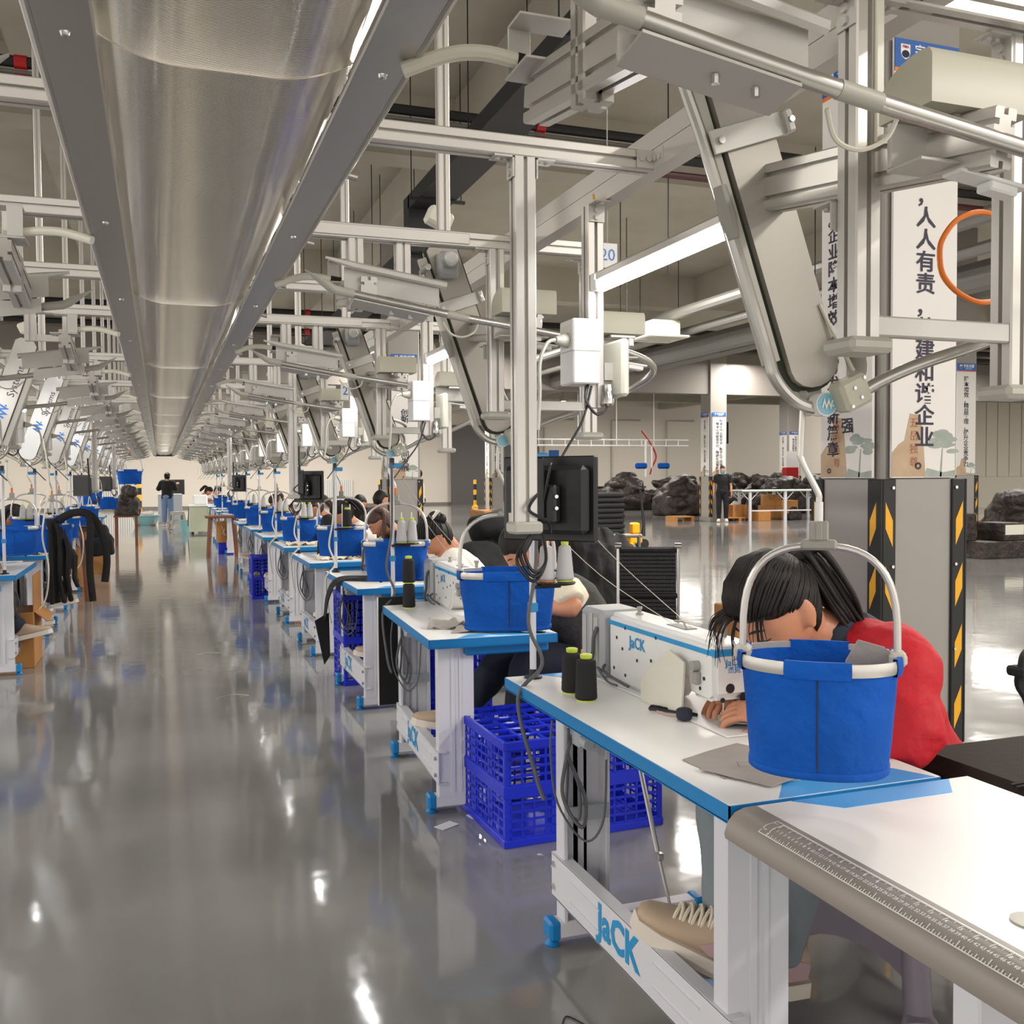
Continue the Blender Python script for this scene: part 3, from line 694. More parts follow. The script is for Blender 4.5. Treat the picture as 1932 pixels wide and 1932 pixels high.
    mb = MB(); mb.M = F_; mb.box(-.09, .085, -.003, .003, -.022, .022, .001); mb.box(.07, .088, -.016, .016, -.022, .022, .004)
    st = mb.build('strap', K['sheet'], t)
    mb = MB(); mb.M = F_; mb.cyl((-.072, -.003, 0), (-.072, -.009, 0), .007, n=10); mb.cut().cyl((.079, -.016, 0), (.079, -.022, 0), .006, n=10); mb.build('bolt', K['steel'], st)
    mb = MS(); gp = bez([(.905, 1.50, 2.165), (.905, 1.575, 2.165), (.912, 1.596, 2.145), (.965, 1.594, 2.01), (1.078, 1.581, 1.674), (1.10, 1.576, 1.605), (1.14, 1.57, 1.562), (1.19, 1.567, 1.548), (1.235, 1.565, 1.553)], 6)
    mb.tube(gp, .0115, 10); g_ = mb.build('guide_tube', K['alu_d'], t)
    mb = MS(); mb.tube([(.985, 1.587, 1.955), (1.0, 1.583, 1.90), (1.012, 1.58, 1.86)], [.013, .0165, .011], 10); mb.build('clamp', K['plastic_grey'], g_)
    # drop head with badge
    mb = MS(); mb.M = mb.M @ Matrix.Translation((1.238, 1.535, 1.575)) @ Matrix.Rotation(-.42, 4, 'Y'); mb.box(-.03, .035, -.022, .022, -.03, .03, .007); dh = mb.build('drop_head', K['hood'], t)
    mb = MS(); mb.M = mb.M @ Matrix.Translation((1.238, 1.535, 1.575)) @ Matrix.Rotation(-.42, 4, 'Y')
    for a, b in ((-.02, -.02), (.026, .02), (-.002, .01), (.006, -.012)): mb.cut().cyl((a, -.022, b), (a, -.0245, b), .0035, n=8)
    mb.build('screw', K['steel'], dh)
    mb = MS(); mb.lathe([(.0, 1.548), (.023, 1.548), (.023, 1.575), (.019, 1.58), (.019, 1.6), (.02, 1.605), (0, 1.61)], (1.196, 0, 1.555), 20, axis=1); dw = mb.build('badge_wheel', K['white'], t)
    mb = MS(); mb.lathe([(0, 1.5465), (.0205, 1.5465), (.0205, 1.548)], (1.196, 0, 1.555), 20, axis=1); bd = mb.build('badge', K['disc'], dw)
    mb = MB(); logo_w(mb, frame((1.196-OX, 1.5458-OY, 1.555), (1, 0, 0), (0, 0, 1)), .026); mb.build('badge_logo', K['white'], bd, smooth=0, recalc=False)
    mb = MS(); ar = [(1.225+.05*math.cos(a), 1.66+.055*math.sin(a)) for a in [PI*.1+k*PI*1.0/8 for k in range(9)]]
    mb.loft([[(1.24+.035*math.sin(k*.3), 1.53, 1.69-.012*k), (1.24+.035*math.sin(k*.3), 1.59, 1.69-.012*k), (1.243+.035*math.sin(k*.3), 1.59, 1.69-.012*k), (1.243+.035*math.sin(k*.3), 1.53, 1.69-.012*k)] for k in range(8)])
    mb.build('deflector_sheet', K['alu'], t, smooth=60)
    # two hooded sensor heads
    for (cx, cy, z0, s) in ((1.145, 1.18, 1.955, .95), (1.405, 1.03, 1.88, .85)):
        mb = MS(); hood_mb(mb, cx-.1*s, cx+.1*s, cy-.055*s, cy+.06*s, z0, z0+.085*s); hd = mb.build('sensor_hood', K['hood'], t, smooth=50)
        mb = MS(); mb.box(cx-.098*s, cx+.07*s, cy+.035*s, cy+.045*s, z0-.07, z0, .002); mb.box(cx-.098*s, cx+.08*s, cy-.03, cy+.045*s, z0-.075, z0-.07, .001); mb.build('backplate', K['sheet'], hd)
        mb = MS(); mb.box(cx-.03, cx+.06, cy-.03, cy+.02, z0-.012, z0, .002); mb.lathe([(.012, z0-.012), (.012, z0-.035), (0, z0-.04)], (cx+.045, cy-.02, 0), 12); mb.build('sensor_lens', K['steel'], hd)
        mb = MS(); mb.M = mb.M @ Matrix.Translation((cx+.03, cy-.03, z0-.092)) @ Matrix.Rotation(.12, 4, 'Y'); mb.box(-.06*s, .08*s, -.01, .03, -.003, .003, .0015); mb.box(.0, .055, -.01, .02, -.018, -.003, .003)
        mb.build('latch', K['white'], hd)
    # pneumatic hose bow under the arm
    mb = MS(); mb.tube(bez([(.84, 1.09, 1.905), (.87, 1.11, 1.875), (.91, 1.11, 1.865), (.945, 1.10, 1.88), (.955, 1.09, 1.905)], 6), .0035, 6); mb.build('hose', K['cable_w'], arm)
    return t
st0 = make_station('nearest overhead conveyor station, its chute and arm reaching out of the top right corner')
stations = [st0]
for n in range(1, NST):
    stations.append(dup(st0, (OX, OY+n*P, 0), 0, ORD[n]+' overhead conveyor station from the camera on the right of the aisle'))
for j in range(-1, NST-1):
    r = dup(st0, (.22-OX, OY+j*P, 0), PI, 'overhead conveyor station with lettered '+('grey' if j % 2 else 'white')+' chute, '+ORD[j+1]+' from the camera on the left')
    if j % 2:
        for c_ in r.children:
            if c_.name.startswith('chute_front'):
                c_.material_slots[0].link = 'OBJECT'; c_.material_slots[0].material = K['sheet']  # white front coloured grey to stand for a chute out of the lamplight
# ---------------------------------------------------------------- service posts with power box, and the tube lights
def make_service(label):
    t = thing('service_post', label, 'post', (1.19, 2.6, 0), group='service posts with power boxes')
    MB().beam((0, 0, 1.62), (0, 0, 2.2), .05, .05, .01, up=(0, 1, 0)).build('post', K['alu'], t, smooth=0)
    mb = MB(); bracket_mb(mb, (0, -.026, 2.2), (0, 0, -1), (0, -1, 0), .05, .05); mb.build('corner_bracket', K['sheet'], t, smooth=0)
    b = MB().box(-.083, -.0, -.05, .05, 1.685, 1.87, .004).build('power_box', K['white'], t)
    mb = MB(); mb.box(-.0845, .0, -.0515, .051, 1.778, 1.7795); mb.build('seam', K['plastic_grey'], b)
    mb = MB(); mb.box(-.085, -.083, -.03, .035, 1.79, 1.855, .001)
    for yy in (-.01, .01): mb.box(-.0855, -.085, yy-.003, yy+.003, 1.83, 1.842)
    sk = mb.build('socket', K['cream'], b)
    mb = MB(); mb.tube([(-.085, -.01, 1.81), (-.105, -.02, 1.808), (-.13, -.03, 1.808)], [.022, .018, .009], 12); mb.tube(bez([(-.13, -.03, 1.808), (-.16, -.04, 1.795), (-.185, -.05, 1.74), (-.19, -.06, 1.65), (-.20, -.07, 1.55)], 6), .0055, 8); mb.build('plug', K['plastic_warm'], b)
    mb = MB(); mb.lathe([(.014, 1.685), (.016, 1.675), (.016, 1.66), (.019, 1.655), (.019, 1.63), (.012, 1.622), (0, 1.62)], (.03, -.035, 0), 10); mb.build('cable_gland', K['steel'], b)
    tb = MB().box(.055, .08, -.08, .06, 1.65, 1.815, .008).build('control_panel', K['cream'], t)
    mb = MB(); mb.box(.028, .055, -.02, .02, 1.7, 1.75); mb.build('panel_mount', K['sheet'], tb)
    mb = MB(); mb.tube(bez([(-.03, -.03, 1.685), (-.045, -.05, 1.64), (-.02, -.06, 1.6), (.01, -.05, 1.605), (.03, -.04, 1.625)], 6), .0045, 6)
    mb.tube(bez([(-.02, -.035, 1.68), (-.06, -.06, 1.58), (-.14, -.12, 1.49), (-.2, -.16, 1.42)], 6), .0035, 6); mb.build('cable', K['black'], t)
    mb = MB(); mb.tube([(0, -.02, 2.2), (-.01, -.03, 2.225), (-.01, -.04, 2.2)], .003, 6); mb.build('wire', K['yellow'], t)
    return t
def make_lamp(label):
    t = thing('tube_light', label, 'light', (1.19, 2.2, 1.95), group='tube lights over the tables')
    MB().box(-.02, .02, -.38, .35, .022, .05, .006).build('housing', K['alu'], t)
    MB().tube([(0, -.375, .01), (0, .345, .01)], .016, 10).build('tube', K['lampglow'], t)
    MB().box(-.02, .02, .33, .375, 0, .05, .004).build('end_holder', K['white'], t)
    return t
sv0 = make_service('nearest service post with white power box and cream panel on the right')
lp0 = make_lamp('nearest glowing tube light over the right-hand tables')
for n in range(1, NST):
    dup(sv0, (1.19, 2.6+n*P, 0), 0, ORD[n]+' white power box post from the camera on the right')
    dup(lp0, (1.19, 2.2+n*P, 1.95), 0, ORD[n]+' glowing tube light from the camera on the right')
for j in range(0, NST-1):
    dup(sv0, (.22-1.19, 1.34*2-2.6+(j+1)*P, 0), PI, ORD[j]+' white power box post from the camera on the left')
    dup(lp0, (.22-1.19, 1.34*2-2.2+(j+1)*P, 1.95), PI, ORD[j]+' glowing tube light from the camera on the left')
for nm, x, y, z, num, lab in (('20', 2.0, 4.2, 2.46, '20', 'white card numbered 20 hung under the long rail'), ('23', 1.19, 6.5, 2.0, '23', 'white card numbered 23 hung farther along the rail')):
    t = thing('number_card', lab, 'sign', (x, y, z))
    MB().box(-.05, .05, -.002, .002, -.057, .057).build('card', K['white'], t)
    mb = MB(); text_mb(mb, num, frame((0, -.003, 0), (1, 0, 0), (0, 0, 1)), .08); mb.build('number', K['logo_b'], t, smooth=0, recalc=False)
    MB().cyl((0, 0, .055), (0, 0, max(2.24, 5.1)-z if z > 2.2 else 2.2-z), .003, n=6).build('hanger', K['plastic_grey'], t)
# orange air hose at the right edge
tag(MB().tube(bez([(1.53, 1.5, 1.932), (1.465, 1.5, 1.915), (1.425, 1.5, 1.872), (1.419, 1.5, 1.835), (1.43, 1.5, 1.80), (1.47, 1.5, 1.77), (1.53, 1.5, 1.757), (1.6, 1.5, 1.78), (1.63, 1.5, 1.84), (1.6, 1.5, 1.91)], 8, loop=True), .0055, 8, loop=True).build('air_hose', K['orange']), 'orange coiled air hose hanging at the right edge of the frame', 'hose')
# ---------------------------------------------------------------- sewing tables (local origin: aisle-side corner nearest the camera, +y along the line)
TZ = .757
def make_table(L, W, label, group=None, drawer=True, right=1):
    t = thing('sewing_table', label, 'table', group=group)
    MB().box(.003, W-.003, .003, L-.003, TZ-.034, TZ, .0).build('tabletop', K['ttop'], t)
    mb = MB(); e = .0035
    mb.box(0, e, 0, L, TZ-.036, TZ-.0012); mb.box(W-e, W, 0, L, TZ-.036, TZ-.0012); mb.box(0, W, 0, e, TZ-.036, TZ-.0012); mb.box(0, W, L-e, L, TZ-.036, TZ-.0012)
    mb.box(0, W, 0, L, TZ-.0385, TZ-.034)
    mb.build('edge_band', K['tedge'], t, smooth=0)
    mb = MB()
    for y0, s in ((.004, 1), (L-.004, -1)):
        q = [(.12, y0), (.19, y0+s*.085), (W-.06, y0+s*.085), (W-.015, y0)]
        mb.cut().prism(q, TZ-.001, TZ+.0006)
    mb.build('decal', K['decal'], t, smooth=0)
    if drawer:
        MB().box(.17, W-.02, .06, .38, TZ-.085, TZ-.04, .006).build('drawer', K['tedge'], t)
    for k, (y, s) in enumerate(((.13, -1), (L-.33 if L > 1.3 else L-.30, 1))):
        mb = MB().box(.045, W-.02, y-.03, y+.03, .024, .075, .006); ft = mb.build('foot_rail', K['frame'], t)
        for xa, xb in ((.014, .05), (W-.03, W+.005)):
            mb = MB().box(xa, xb, y-.034, y+.034, .02, .08, .008); mb.lathe([(.022, 0), (.024, .006), (.018, .012), (.01, .022)], ((xa+xb)/2, y, 0), 14)
            mb.build('foot_cap', K['tedge'], ft)
        mb = MB(); yo = y+s*.03
        mb.box(.06, .215, yo-.004 if s > 0 else yo, yo if s > 0 else yo+.004, .07, TZ-.04, .001)
        mb.box(.06, .075, y-.028, y+.028, .07, TZ-.04, .003); mb.box(.20, .215, y-.028, y+.028, .07, TZ-.04, .003)
        mb.box(.115, .13, yo-s*.004, yo+s*.006, .09, TZ-.05); mb.box(.15, .16, yo-s*.004, yo+s*.005, .09, TZ-.05)
        up_ = mb.build('upright', K['frame'], t)
        mb = MB()
        for z in (.38, .66): mb.cut().box(.07, .21, y-s*.034, y-s*.028, z, z+.045, .001)
        mb.cut().box(.06, .36, y-.03, y+.03, TZ-.06, TZ-.038, .002)
        mb.build('bracket_plate', K['bracket'], up_)
    yb = L-.33 if L > 1.3 else L-.30
    mb = MB(); mb.box(.052, .058, .08, yb+.05, .13, .265, .001); mb.box(.052, .09, .08, yb+.05, .262, .266); mb.box(.052, .09, .08, yb+.05, .13, .134)
    for z in (.165, .225): mb.box(.048, .053, .2, .42, z, z+.004); mb.box(.048, .053, yb-.3, yb-.1, z, z+.004)
    sb = mb.build('stretcher', K['frame'], t)
    mb = MB(); text_mb(mb, 'JaCK', frame((.0512, .62 if right > 0 else .62, .2), (0, -1, 0), (0, 0, 1)), .12, bold=.035); mb.build('stretcher_lettering', K['mblue'], sb, smooth=0, recalc=False)
    mb = MB()
    for y in (.105, yb+.03):
        for z in (.165, .235): mb.cut().cyl((.052, y, z), (.042, y, z), .009, n=6)
    mb.build('bolt', K['steel'], sb)
    # motor bracket with lever, pull rod, treadle
    mb = MB().box(.07, .2, yb-.12, yb+.0, TZ-.13, TZ-.045, .006); mb.cyl((.085, yb-.12, TZ-.11), (.085, yb-.16, TZ-.11), .016); mb.box(.08, .24, yb-.155, yb-.145, TZ-.122, TZ-.098, .002); cb = mb.build('control_unit', K['bracket'], t)
    mb = MB(); mb.tube([(.235, yb-.15, TZ-.11), (.235, yb-.3, .35)], .007, 8); mb.tube([(.235, yb-.29, .37), (.235, yb-.42, .14)], .0045, 8); mb.box(.225, .245, yb-.315, yb-.29, .345, .365, .003)
    mb.build('pull_rod', K['alu_d'], t)
    MB().box(.2, W-.12, yb-.62, yb-.36, .125, .14, .004).build('treadle', K['tedge'], t)
    mb = MB().box(.1, .16, yb-.02, yb, .12, .155); mb.cyl((.1, yb-.5, .12), (W-.1, yb-.5, .12), .008); mb.build('treadle_bar', K['frame'], t)
    # cable bundle hanging from the control unit
    mb = MB(); y = yb-.06
    mb.tube(bez([(.075, y, TZ-.1), (.05, y-.02, .6), (.03, y-.03, .5), (.05, y-.05, .43), (.08, y-.07, .40), (.1, y-.04, .47), (.07, y-.03, .55), (.05, y-.03, .6)], 6), .0055, 6)
    mb.tube(bez([(.06, y-.01, TZ-.08), (.06, y, .52), (.05, y-.02, .44), (.07, y-.06, .42), (.085, y-.03, .5), (.06, y-.01, .58)], 6), .005, 6)
    mb.tube(bez([(.02, y+.02, TZ-.06), (.01, y+.01, .6), (.02, y-.02, .46), (.07, y-.1, .37), (.12, y-.12, .43), (.14, y-.1, .6)], 6), .0035, 6)
    mb.build('cable_bundle', K['cable'], t)
    return t
# ---------------------------------------------------------------- sewing machine (local origin on the table under the needle, +y to the motor end)
def make_machine(label, group=None):
    t = thing('sewing_machine', label, 'sewing machine', group=group)
    mb = MB().box(-.085, .085, -.12, .66, 0, .004, .001); mb.build('bed_plate', K['white'], t)
    poly = [(-.02, .075), (-.02, .205), (.02, .222), (.60, .225), (.62, .215), (.62, .004), (.30, .004), (.27, .03), (.24, .1), (.16, .11), (.12, .1), (.105, .06), (.0, .06)]
    mb = MB().prism(poly, -.06, .055, 'yz'); b = mb.build('body', K['machine'], t, bev=.012, seg=3, smooth=50)
    mb = MB().box(-.0612, .0562, -.0215, .6205, .183, .203, .004); mb.build('stripe', K['mblue'], b)
    mb = MB(); F = frame((-.0614, .42, .15), (0, -1, 0), (0, 0, 1))
    text_mb(mb, 'JaCK', F, .05, bold=.02)
    text_mb(mb, 'JaCK', frame((.0, -.0218, .168), (1, 0, 0), (0, 0, 1)), .026, bold=.01)
    text_mb(mb, '杰克', frame((.0, -.0218, .148), (1, 0, 0), (0, 0, 1)), .02, bold=.01)
    mb.build('lettering', K['mblue'], b, smooth=0, recalc=False)
    mb = MB()
    for y, z in ((.5, .188), (.3, .188), (.2, .15), (.26, .13), (.33, .115), (.42, .1), (.52, .12), (.58, .05), (.56, .15), (.5, .04), (.36, .06), (.05, .09), (.03, .12)): mb.cyl((-.0605, y, z), (-.0618, y, z), .0055, n=8)
    for x, z, r in ((-.012, .1, .013), (.03, .073, .013), (-.035, .07, .007), (.0, .193, .007)): mb.cyl((x, -.0205, z), (x, -.0222, z), r, n=12)
    mb.build('screw_hole', K['black'], b)
    mb = MB()
    mb.lathe([(.012, .222), (.012, .23), (.006, .232), (.006, .242), (.009, .243), (.009, .25), (0, .251)], (.0, .52, 0), 12)
    mb.lathe([(.011, .212), (.011, .22), (.007, .222), (.008, .255), (.012, .257), (.012, .268), (0, .269)], (.02, .06, 0), 12)
    mb.box(-.02, .02, .2, .31, .222, .226, .001); mb.tube([(-.015, .2, .226), (-.015, .22, .245), (-.015, .27, .24), (.015, .3, .23)], .003, 6)
    mb.lathe([(.016, -.075), (.016, -.062)], (0, .07, .13), 12, axis=0) if False else None
    mb.cyl((-.06, .06, .15), (-.082, .06, .15), .014, n=12); mb.box(-.078, -.06, .045, .07, .1, .135, .004)
    mb.build('tension_knobs', K['plastic_grey'], b)
    mb = MB(); mb.cyl((.012, .0, .06), (.012, .0, .02), .004, n=8); mb.cyl((-.018, .0, .06), (-.018, .0, .015), .004, n=8); mb.cyl((.012, 0, .03), (.012, 0, .006), .0015, n=6); mb.box(-.03, .02, -.03, .01, .0045, .009, .001); mb.box(-.025, -.005, -.012, .008, .009, .022, .002)
    mb.build('needle_bar', K['steel'], t)
    mb = MB().box(-.08, .075, .635, .80, .0, .225, .014); mo = mb.build('motor_housing', K['machine_g'], t)
    mb = MB().box(-.084, -.08, .66, .69, .05, .2, .002); mb.box(-.085, -.08, .7, .72, .03, .21, .002); mb.box(-.084, -.08, .75, .78, .04, .2, .002); mb.build('rib', K['sheet'], mo)
    mb = MB().box(-.0815, -.08, .755, .795, .08, .15); mb.box(-.04, .0, .8, .8012, .08, .15); mb.build('data_plate', K['black'], mo)
    mb = MB().box(-.0818, -.08, .755, .795, .05, .075); mb.build('warning_sticker', K['yellow'], mo)
    mb = MB(); mb.tube(bez([(-.082, .66, .17), (-.095, .66, .14), (-.095, .67, .08), (-.1, .69, .03), (-.09, .7, .004)], 6), .007, 8); mb.tube(bez([(-.07, .63, .05), (-.09, .6, .04), (-.09, .54, .03), (-.075, .45, .015)], 6), .005, 6); mb.tube(bez([(-.08, .63, .03), (-.11, .6, .05), (-.1, .55, .015), (-.09, .5, .01)], 6), .004, 6)
    mb.build('cable', K['cable'], mo)
    return t
# ---------------------------------------------------------------- cone stands and cones
def make_stand(label, h=.75, tray=.31):
    t = thing('cone_stand', label, 'thread stand', group='thread cone stands')
    MB().cyl((0, 0, .01), (0, 0, h), .011, n=12).build('pole', K['frame'], t)
    mb = MB().lathe([(.03, 0), (.03, .006), (.013, .01), (.013, .03)], n=14); mb.build('base', K['black'], t)
    mb = MB().box(-.012, .012, -.014, .014, h-.02, h+.02, .003); mb.build('cap', K['black'], t)
    mb = MB().box(-.016, .055, -.013, .013, h-.035, h-.008, .004); mb.box(-.014, .014, -.014, .014, tray-.09, tray-.06, .002); mb.build('clip', K['boxblue'], t)
    mb = MB().lathe([(.0, 0), (.062, .0), (.066, .006), (.064, .008), (0, .004)], (.075, -.02, tray), 24); mb.box(-.01, .09, -.03, -.01, tray-.012, tray, .002); tr = mb.build('tray', K['black'], t)
    mb = MB()
    for x in (.045, .1): mb.cut().cyl((x, -.02, tray), (x, -.02, tray+.17), .0035, n=8)
    mb.build('spike', K['white'], tr)
    return t
def make_cone(label, m_, r0=.032, r1=.026, h=.115, core='lime', group=None):
    t = thing('thread_cone', label, 'thread cone', group=group)
    prof = [(r0*.85, .004), (r0, .008)]
    for k in range(1, 14): prof.append((r0+(r1-r0)*k/14+(.0006 if k % 2 else 0), .008+(h-.014)*k/14))
    prof += [(r1, h-.006), (r1*.6, h)]
    MB().lathe(prof, n=20).build('thread', m_, t, smooth=60)
    c_ = MB().lathe([(r0*.9, 0), (r0*.9, .004)], n=20); c_.lathe([(r1*.55, h), (r1*.62, h+.004), (r1*.62, h+.012), (r1*.4, h+.014), (0, h+.014)], n=16); c_.build('core', K[core], t)
    return t
# ---------------------------------------------------------------- hanging baskets (origin under the hook, at the basket floor)
def make_basket(label, seed=1, a=.165, b=.115, hgt=.205, arch=True, boxy=3.2, rod=True):
    t = thing('hanging_basket', label, 'basket', group='blue hanging baskets')
    rr = random.Random(seed); N = 56
    def ring(s, z, wr=0, ph=0):
        o = []
        for k in range(N):
            q = 2*PI*k/N; c_, s_ = math.cos(q), math.sin(q)
            x = a*s*math.copysign(abs(c_)**(2/boxy), c_); y = b*s*math.copysign(abs(s_)**(2/boxy), s_)
            f = 1+wr*(math.sin(3*q+ph)+.7*math.sin(7*q+ph*2.3)+.5*math.sin(11*q-ph*1.7))
            o.append((x*f, y*f, z))
        return o
    rings = []; M_ = 12
    for i in range(M_+1):
        u = i/M_; rings.append(ring(.86+.12*u, hgt*u, .012*math.sin(PI*u), seed*1.3+u*2.4))
    inner = [[(p[0]*.985, p[1]*.985, max(p[2], .004)) for p in r] for r in rings[::-1]]
    mb = MB(); mb.loft(rings+inner, caps=True); f = mb.build('fabric_tub', K['basket'], t, smooth=70)
    mb = MB(); mb.loft([ring(.87, -.004), ring(.885, -.002), ring(.885, .01), ring(.865, .012)]); mb.build('hem', K['basket'], f, smooth=60)
    mb = MB(); mb.tube([p for p in [(0.0, -b*.868, .01), (0, -b*.93, hgt*.5), (0, -b*.99, hgt-.01)]], .0014, 4); mb.build('seam', K['navy'], f)
    rm = MB()
    R0 = ring(1.0, hgt); o = [(p[0], p[1]) for p in R0]
    rm.loft([[(x*k, y*k, hgt+dz) for x, y in o] for k, dz in ((.98, -.012), (1.012, -.012), (1.025, -.004), (1.025, .005), (1.012, .012), (.98, .012))], caps=False, loop=True)
    rim = rm.build('rim', K['alu'], t, smooth=60)
    sl = MB()
    for c0 in (0, 14, 28, 42):
        sl.cut()
        sp = 3 if c0 in (14, 42) else 4
        idx = [(c0+d) % N for d in range(-sp, sp+1)]
        sl.loft([[(o[i][0]*(1+k), o[i][1]*(1+k), hgt+dz) for i in idx] for k, dz in ((-.03, -.017), (.025, -.017), (.038, -.004), (.036, .006), (.025, .016), (-.03, .016), (-.03, -.017))], closed=False, caps=False)
    sl.build('sleeve', K['basket'], rim, smooth=60)
    if arch:
        pts = []
        for k in range(25):
            q = PI*k/24; x = -(a*.965)*math.copysign(abs(math.cos(q))**.75, math.cos(q)); pts.append((x, 0, hgt+.02+.2*abs(math.sin(q))**.62))
        mb = MB().tube(pts, .0072, 10); ar = mb.build('handle', K['alu'], t)
        mb = MB()
        for x in (-a*.965, a*.965): mb.cut().box(x-.016, x+.016, -.03, .03, hgt-.004, hgt+.02, .006)
        mb.build('hinge', K['plastic_warm'], ar)
    if rod:
        zt = hgt+.22
        mb = MB().box(-.034, .034, -.013, .013, zt-.008, zt+.012, .005); mb.box(-.018, .018, -.011, .011, zt+.01, zt+.048, .003); mb.box(-.006, .006, -.0125, .0125, zt+.012, zt+.046, .001); mb.build('clamp', K['plastic_grey'], t)
        mb = MB().tube(bez([(0, 0, zt+.045), (0, 0, zt+.085), (-.003, 0, zt+.105), (-.032, .0, zt+.165), (-.034, 0, zt+.19), (-.03, 0, zt+.285)], 5), .0062, 10); hr = mb.build('hook_rod', K['alu'], t)
        MB().cyl((0, 0, zt+.045), (0, 0, zt+.085), .008, n=12).build('ferrule', K['white'] if seed == 1 else K['orange'], hr)
        MB().box(-.04, -.02, -.01, .01, zt+.278, zt+.3, .004).build('trolley', K['plastic_grey'], hr)
    mb = MB()
    for x in (-.08, .08): mb.cut().box(x-.007, x+.007, -.05, .05, -.015, -.002, .002)
    mb.build('foot_strap', K['black'], t)
    return t
# ---------------------------------------------------------------- place the right-hand row
ta = make_table(1.36, .54, 'nearest white sewing table with blue edge, where the worker in red sews', 'sewing tables on the right'); ta.location = (1.063, 1.675, 0)
tb = make_table(1.33, .56, 'second white sewing table from the camera with grey cloth under the basket', 'sewing tables on the right'); tb.location = (1.02, 3.845, 0); tb.rotation_euler.z = math.radians(-2.8)
tc = make_table(1.2, .55, 'third white sewing table from the camera on the right, black strap across it', 'sewing tables on the right'); tc.location = (1.10, 5.79, 0)
RT = [7.70, 9.55, 11.35, 13.2, 15.0, 19.0, 20.8, 22.6, 24.6]
for i, y in enumerate(RT):
    dup(tc, (1.09+.02*(i % 2), y, 0), 0, ORD[i+3]+' white sewing table from the camera on the right')
LT = [1.95, 3.85, 5.72, 7.61, 9.5, 11.35, 13.2, 15.1, 17.0, 18.9]
for i, y in enumerate(LT):
    dup(tc, (-.965, y+1.2, 0), PI, 'white sewing table with blue edge, '+ORD[max(i-3, 0)]+' in view on the left' if i >= 3 else 'white sewing table on the left beside the camera', 'sewing tables on the left')
m1 = make_machine('white sewing machine with blue stripe in front of the worker in red', 'sewing machines'); m1.location = (1.42, 2.235, TZ+.001)
dup(m1, (1.385, 4.35, TZ+.001), math.radians(-2.8), 'white sewing machine half hidden by the second hanging basket')
for i, y in enumerate([5.79]+RT): dup(m1, (1.45, y+.45, TZ+.001), 0, ORD[i+2]+' white sewing machine from the camera on the right')
for i, y in enumerate(LT[3:]): dup(m1, (-1.32, y+.75, TZ+.001), PI, ORD[i]+' white sewing machine in view on the left row')
s0 = make_stand('nearest thread stand, its tray of grey cones beside the hanging post'); s0.location = (1.148, 2.99, TZ)
for i, (x, y) in enumerate(((1.16, 5.1), (1.16, 6.9), (1.15, 8.8), (1.15, 10.6), (1.15, 12.4), (1.15, 14.3), (1.15, 16.1), (1.15, 20.1), (1.15, 21.9))): dup(s0, (x, y, TZ), 0, ORD[i+1]+' thread stand from the camera on the right row')
for i, y in enumerate((7.72, 9.62, 11.5, 13.3, 15.2, 17.1)): dup(s0, (-1.05, y, TZ), PI, ORD[i]+' thread stand in view on the left row')
cg = make_cone('grey thread cone on the tray of the nearest stand', K['thread_g'], .03, .02, .12, group='thread cones on stand trays'); cg.location = (1.255, 2.97, TZ+.318)
co = make_cone('thread cone on orange core behind the grey one on the nearest tray', K['thread_g'], .028, .02, .12, 'orange', 'thread cones on stand trays'); co.location = (1.195, 2.985, TZ+.318)
ck = make_cone('front black thread cone with lime core on the nearest table', K['thread_k'], .033, .029, .125, group='black thread cones'); ck.location = (1.178, 2.63, TZ)
dup(ck, (1.18, 2.74, TZ), 0, 'rear black thread cone on the nearest table, partly behind its twin')
dup(ck, (1.185, 4.85, TZ), 0, 'lower black cone of the pair stacked on the second table'); dup(ck, (1.185, 4.85, TZ+.127), 0, 'upper black cone of the pair stacked on the second table')
for i, (x, y) in enumerate(((1.205, 5.08), (1.262, 5.08))): dup(cg, (x, y, TZ+.318), 0, ('left' if i == 0 else 'right')+' grey cone of the pair on the second thread stand')
dup(ck, (1.24, 6.88, TZ+.318), 0, 'black thread cone on the tray of the third thread stand')
dup(cg, (1.33, 6.45, TZ), 0, 'grey thread cone standing on the third table')
dup(ck, (1.3, 8.5, TZ), 0, 'black thread cone standing on the fourth table beside the basket')
for i, (x, y) in enumerate(((1.2, 8.78), (1.25, 8.78), (1.2, 10.58), (1.25, 10.58), (1.2, 12.38), (1.25, 14.28))): dup(cg, (x, y, TZ+.318), 0, ORD[i]+' grey cone on the farther thread stands of the right row')
for i, (x, y) in enumerate(((-1.1, 7.74), (-1.155, 7.74), (-1.1, 9.64), (-1.155, 9.64), (-1.1, 11.52), (-1.155, 13.32))): dup(cg, (x, y, TZ+.318), 0, ORD[i]+' grey cone on the thread stands of the left row')
# baskets
b1 = make_basket('nearest blue oval basket with arched handle hanging before the worker in red', 1, .149, .125, .205, boxy=2.35); b1.location = (1.2, 1.575, .858); b1.rotation_euler.z = math.radians(-38)
b2 = make_basket('second blue basket from the camera hanging over grey cloth', 2, .185, .115, .2); b2.location = (1.22, 3.44, .86); b2.rotation_euler.z = math.radians(-16)
b3 = make_basket('third blue basket from the camera behind a thread stand pole', 3, .18, .115, .2); b3.location = (1.225, 5.3, .86); b3.rotation_euler.z = math.radians(-22)
bs = [(1.25, 7.16, -14), (1.2, 9.0, -24), (1.2, 10.9, -8), (1.18, 12.7, -18), (1.16, 14.6, -12), (1.2, 16.5, -20), (1.2, 20.3, -15), (1.25, 22.1, -10)]
for i, (x, y, a_) in enumerate(bs): dup(b3 if i % 2 else b2, (x, y, .86), math.radians(a_), ORD[i+3]+' blue hanging basket from the camera on the right')
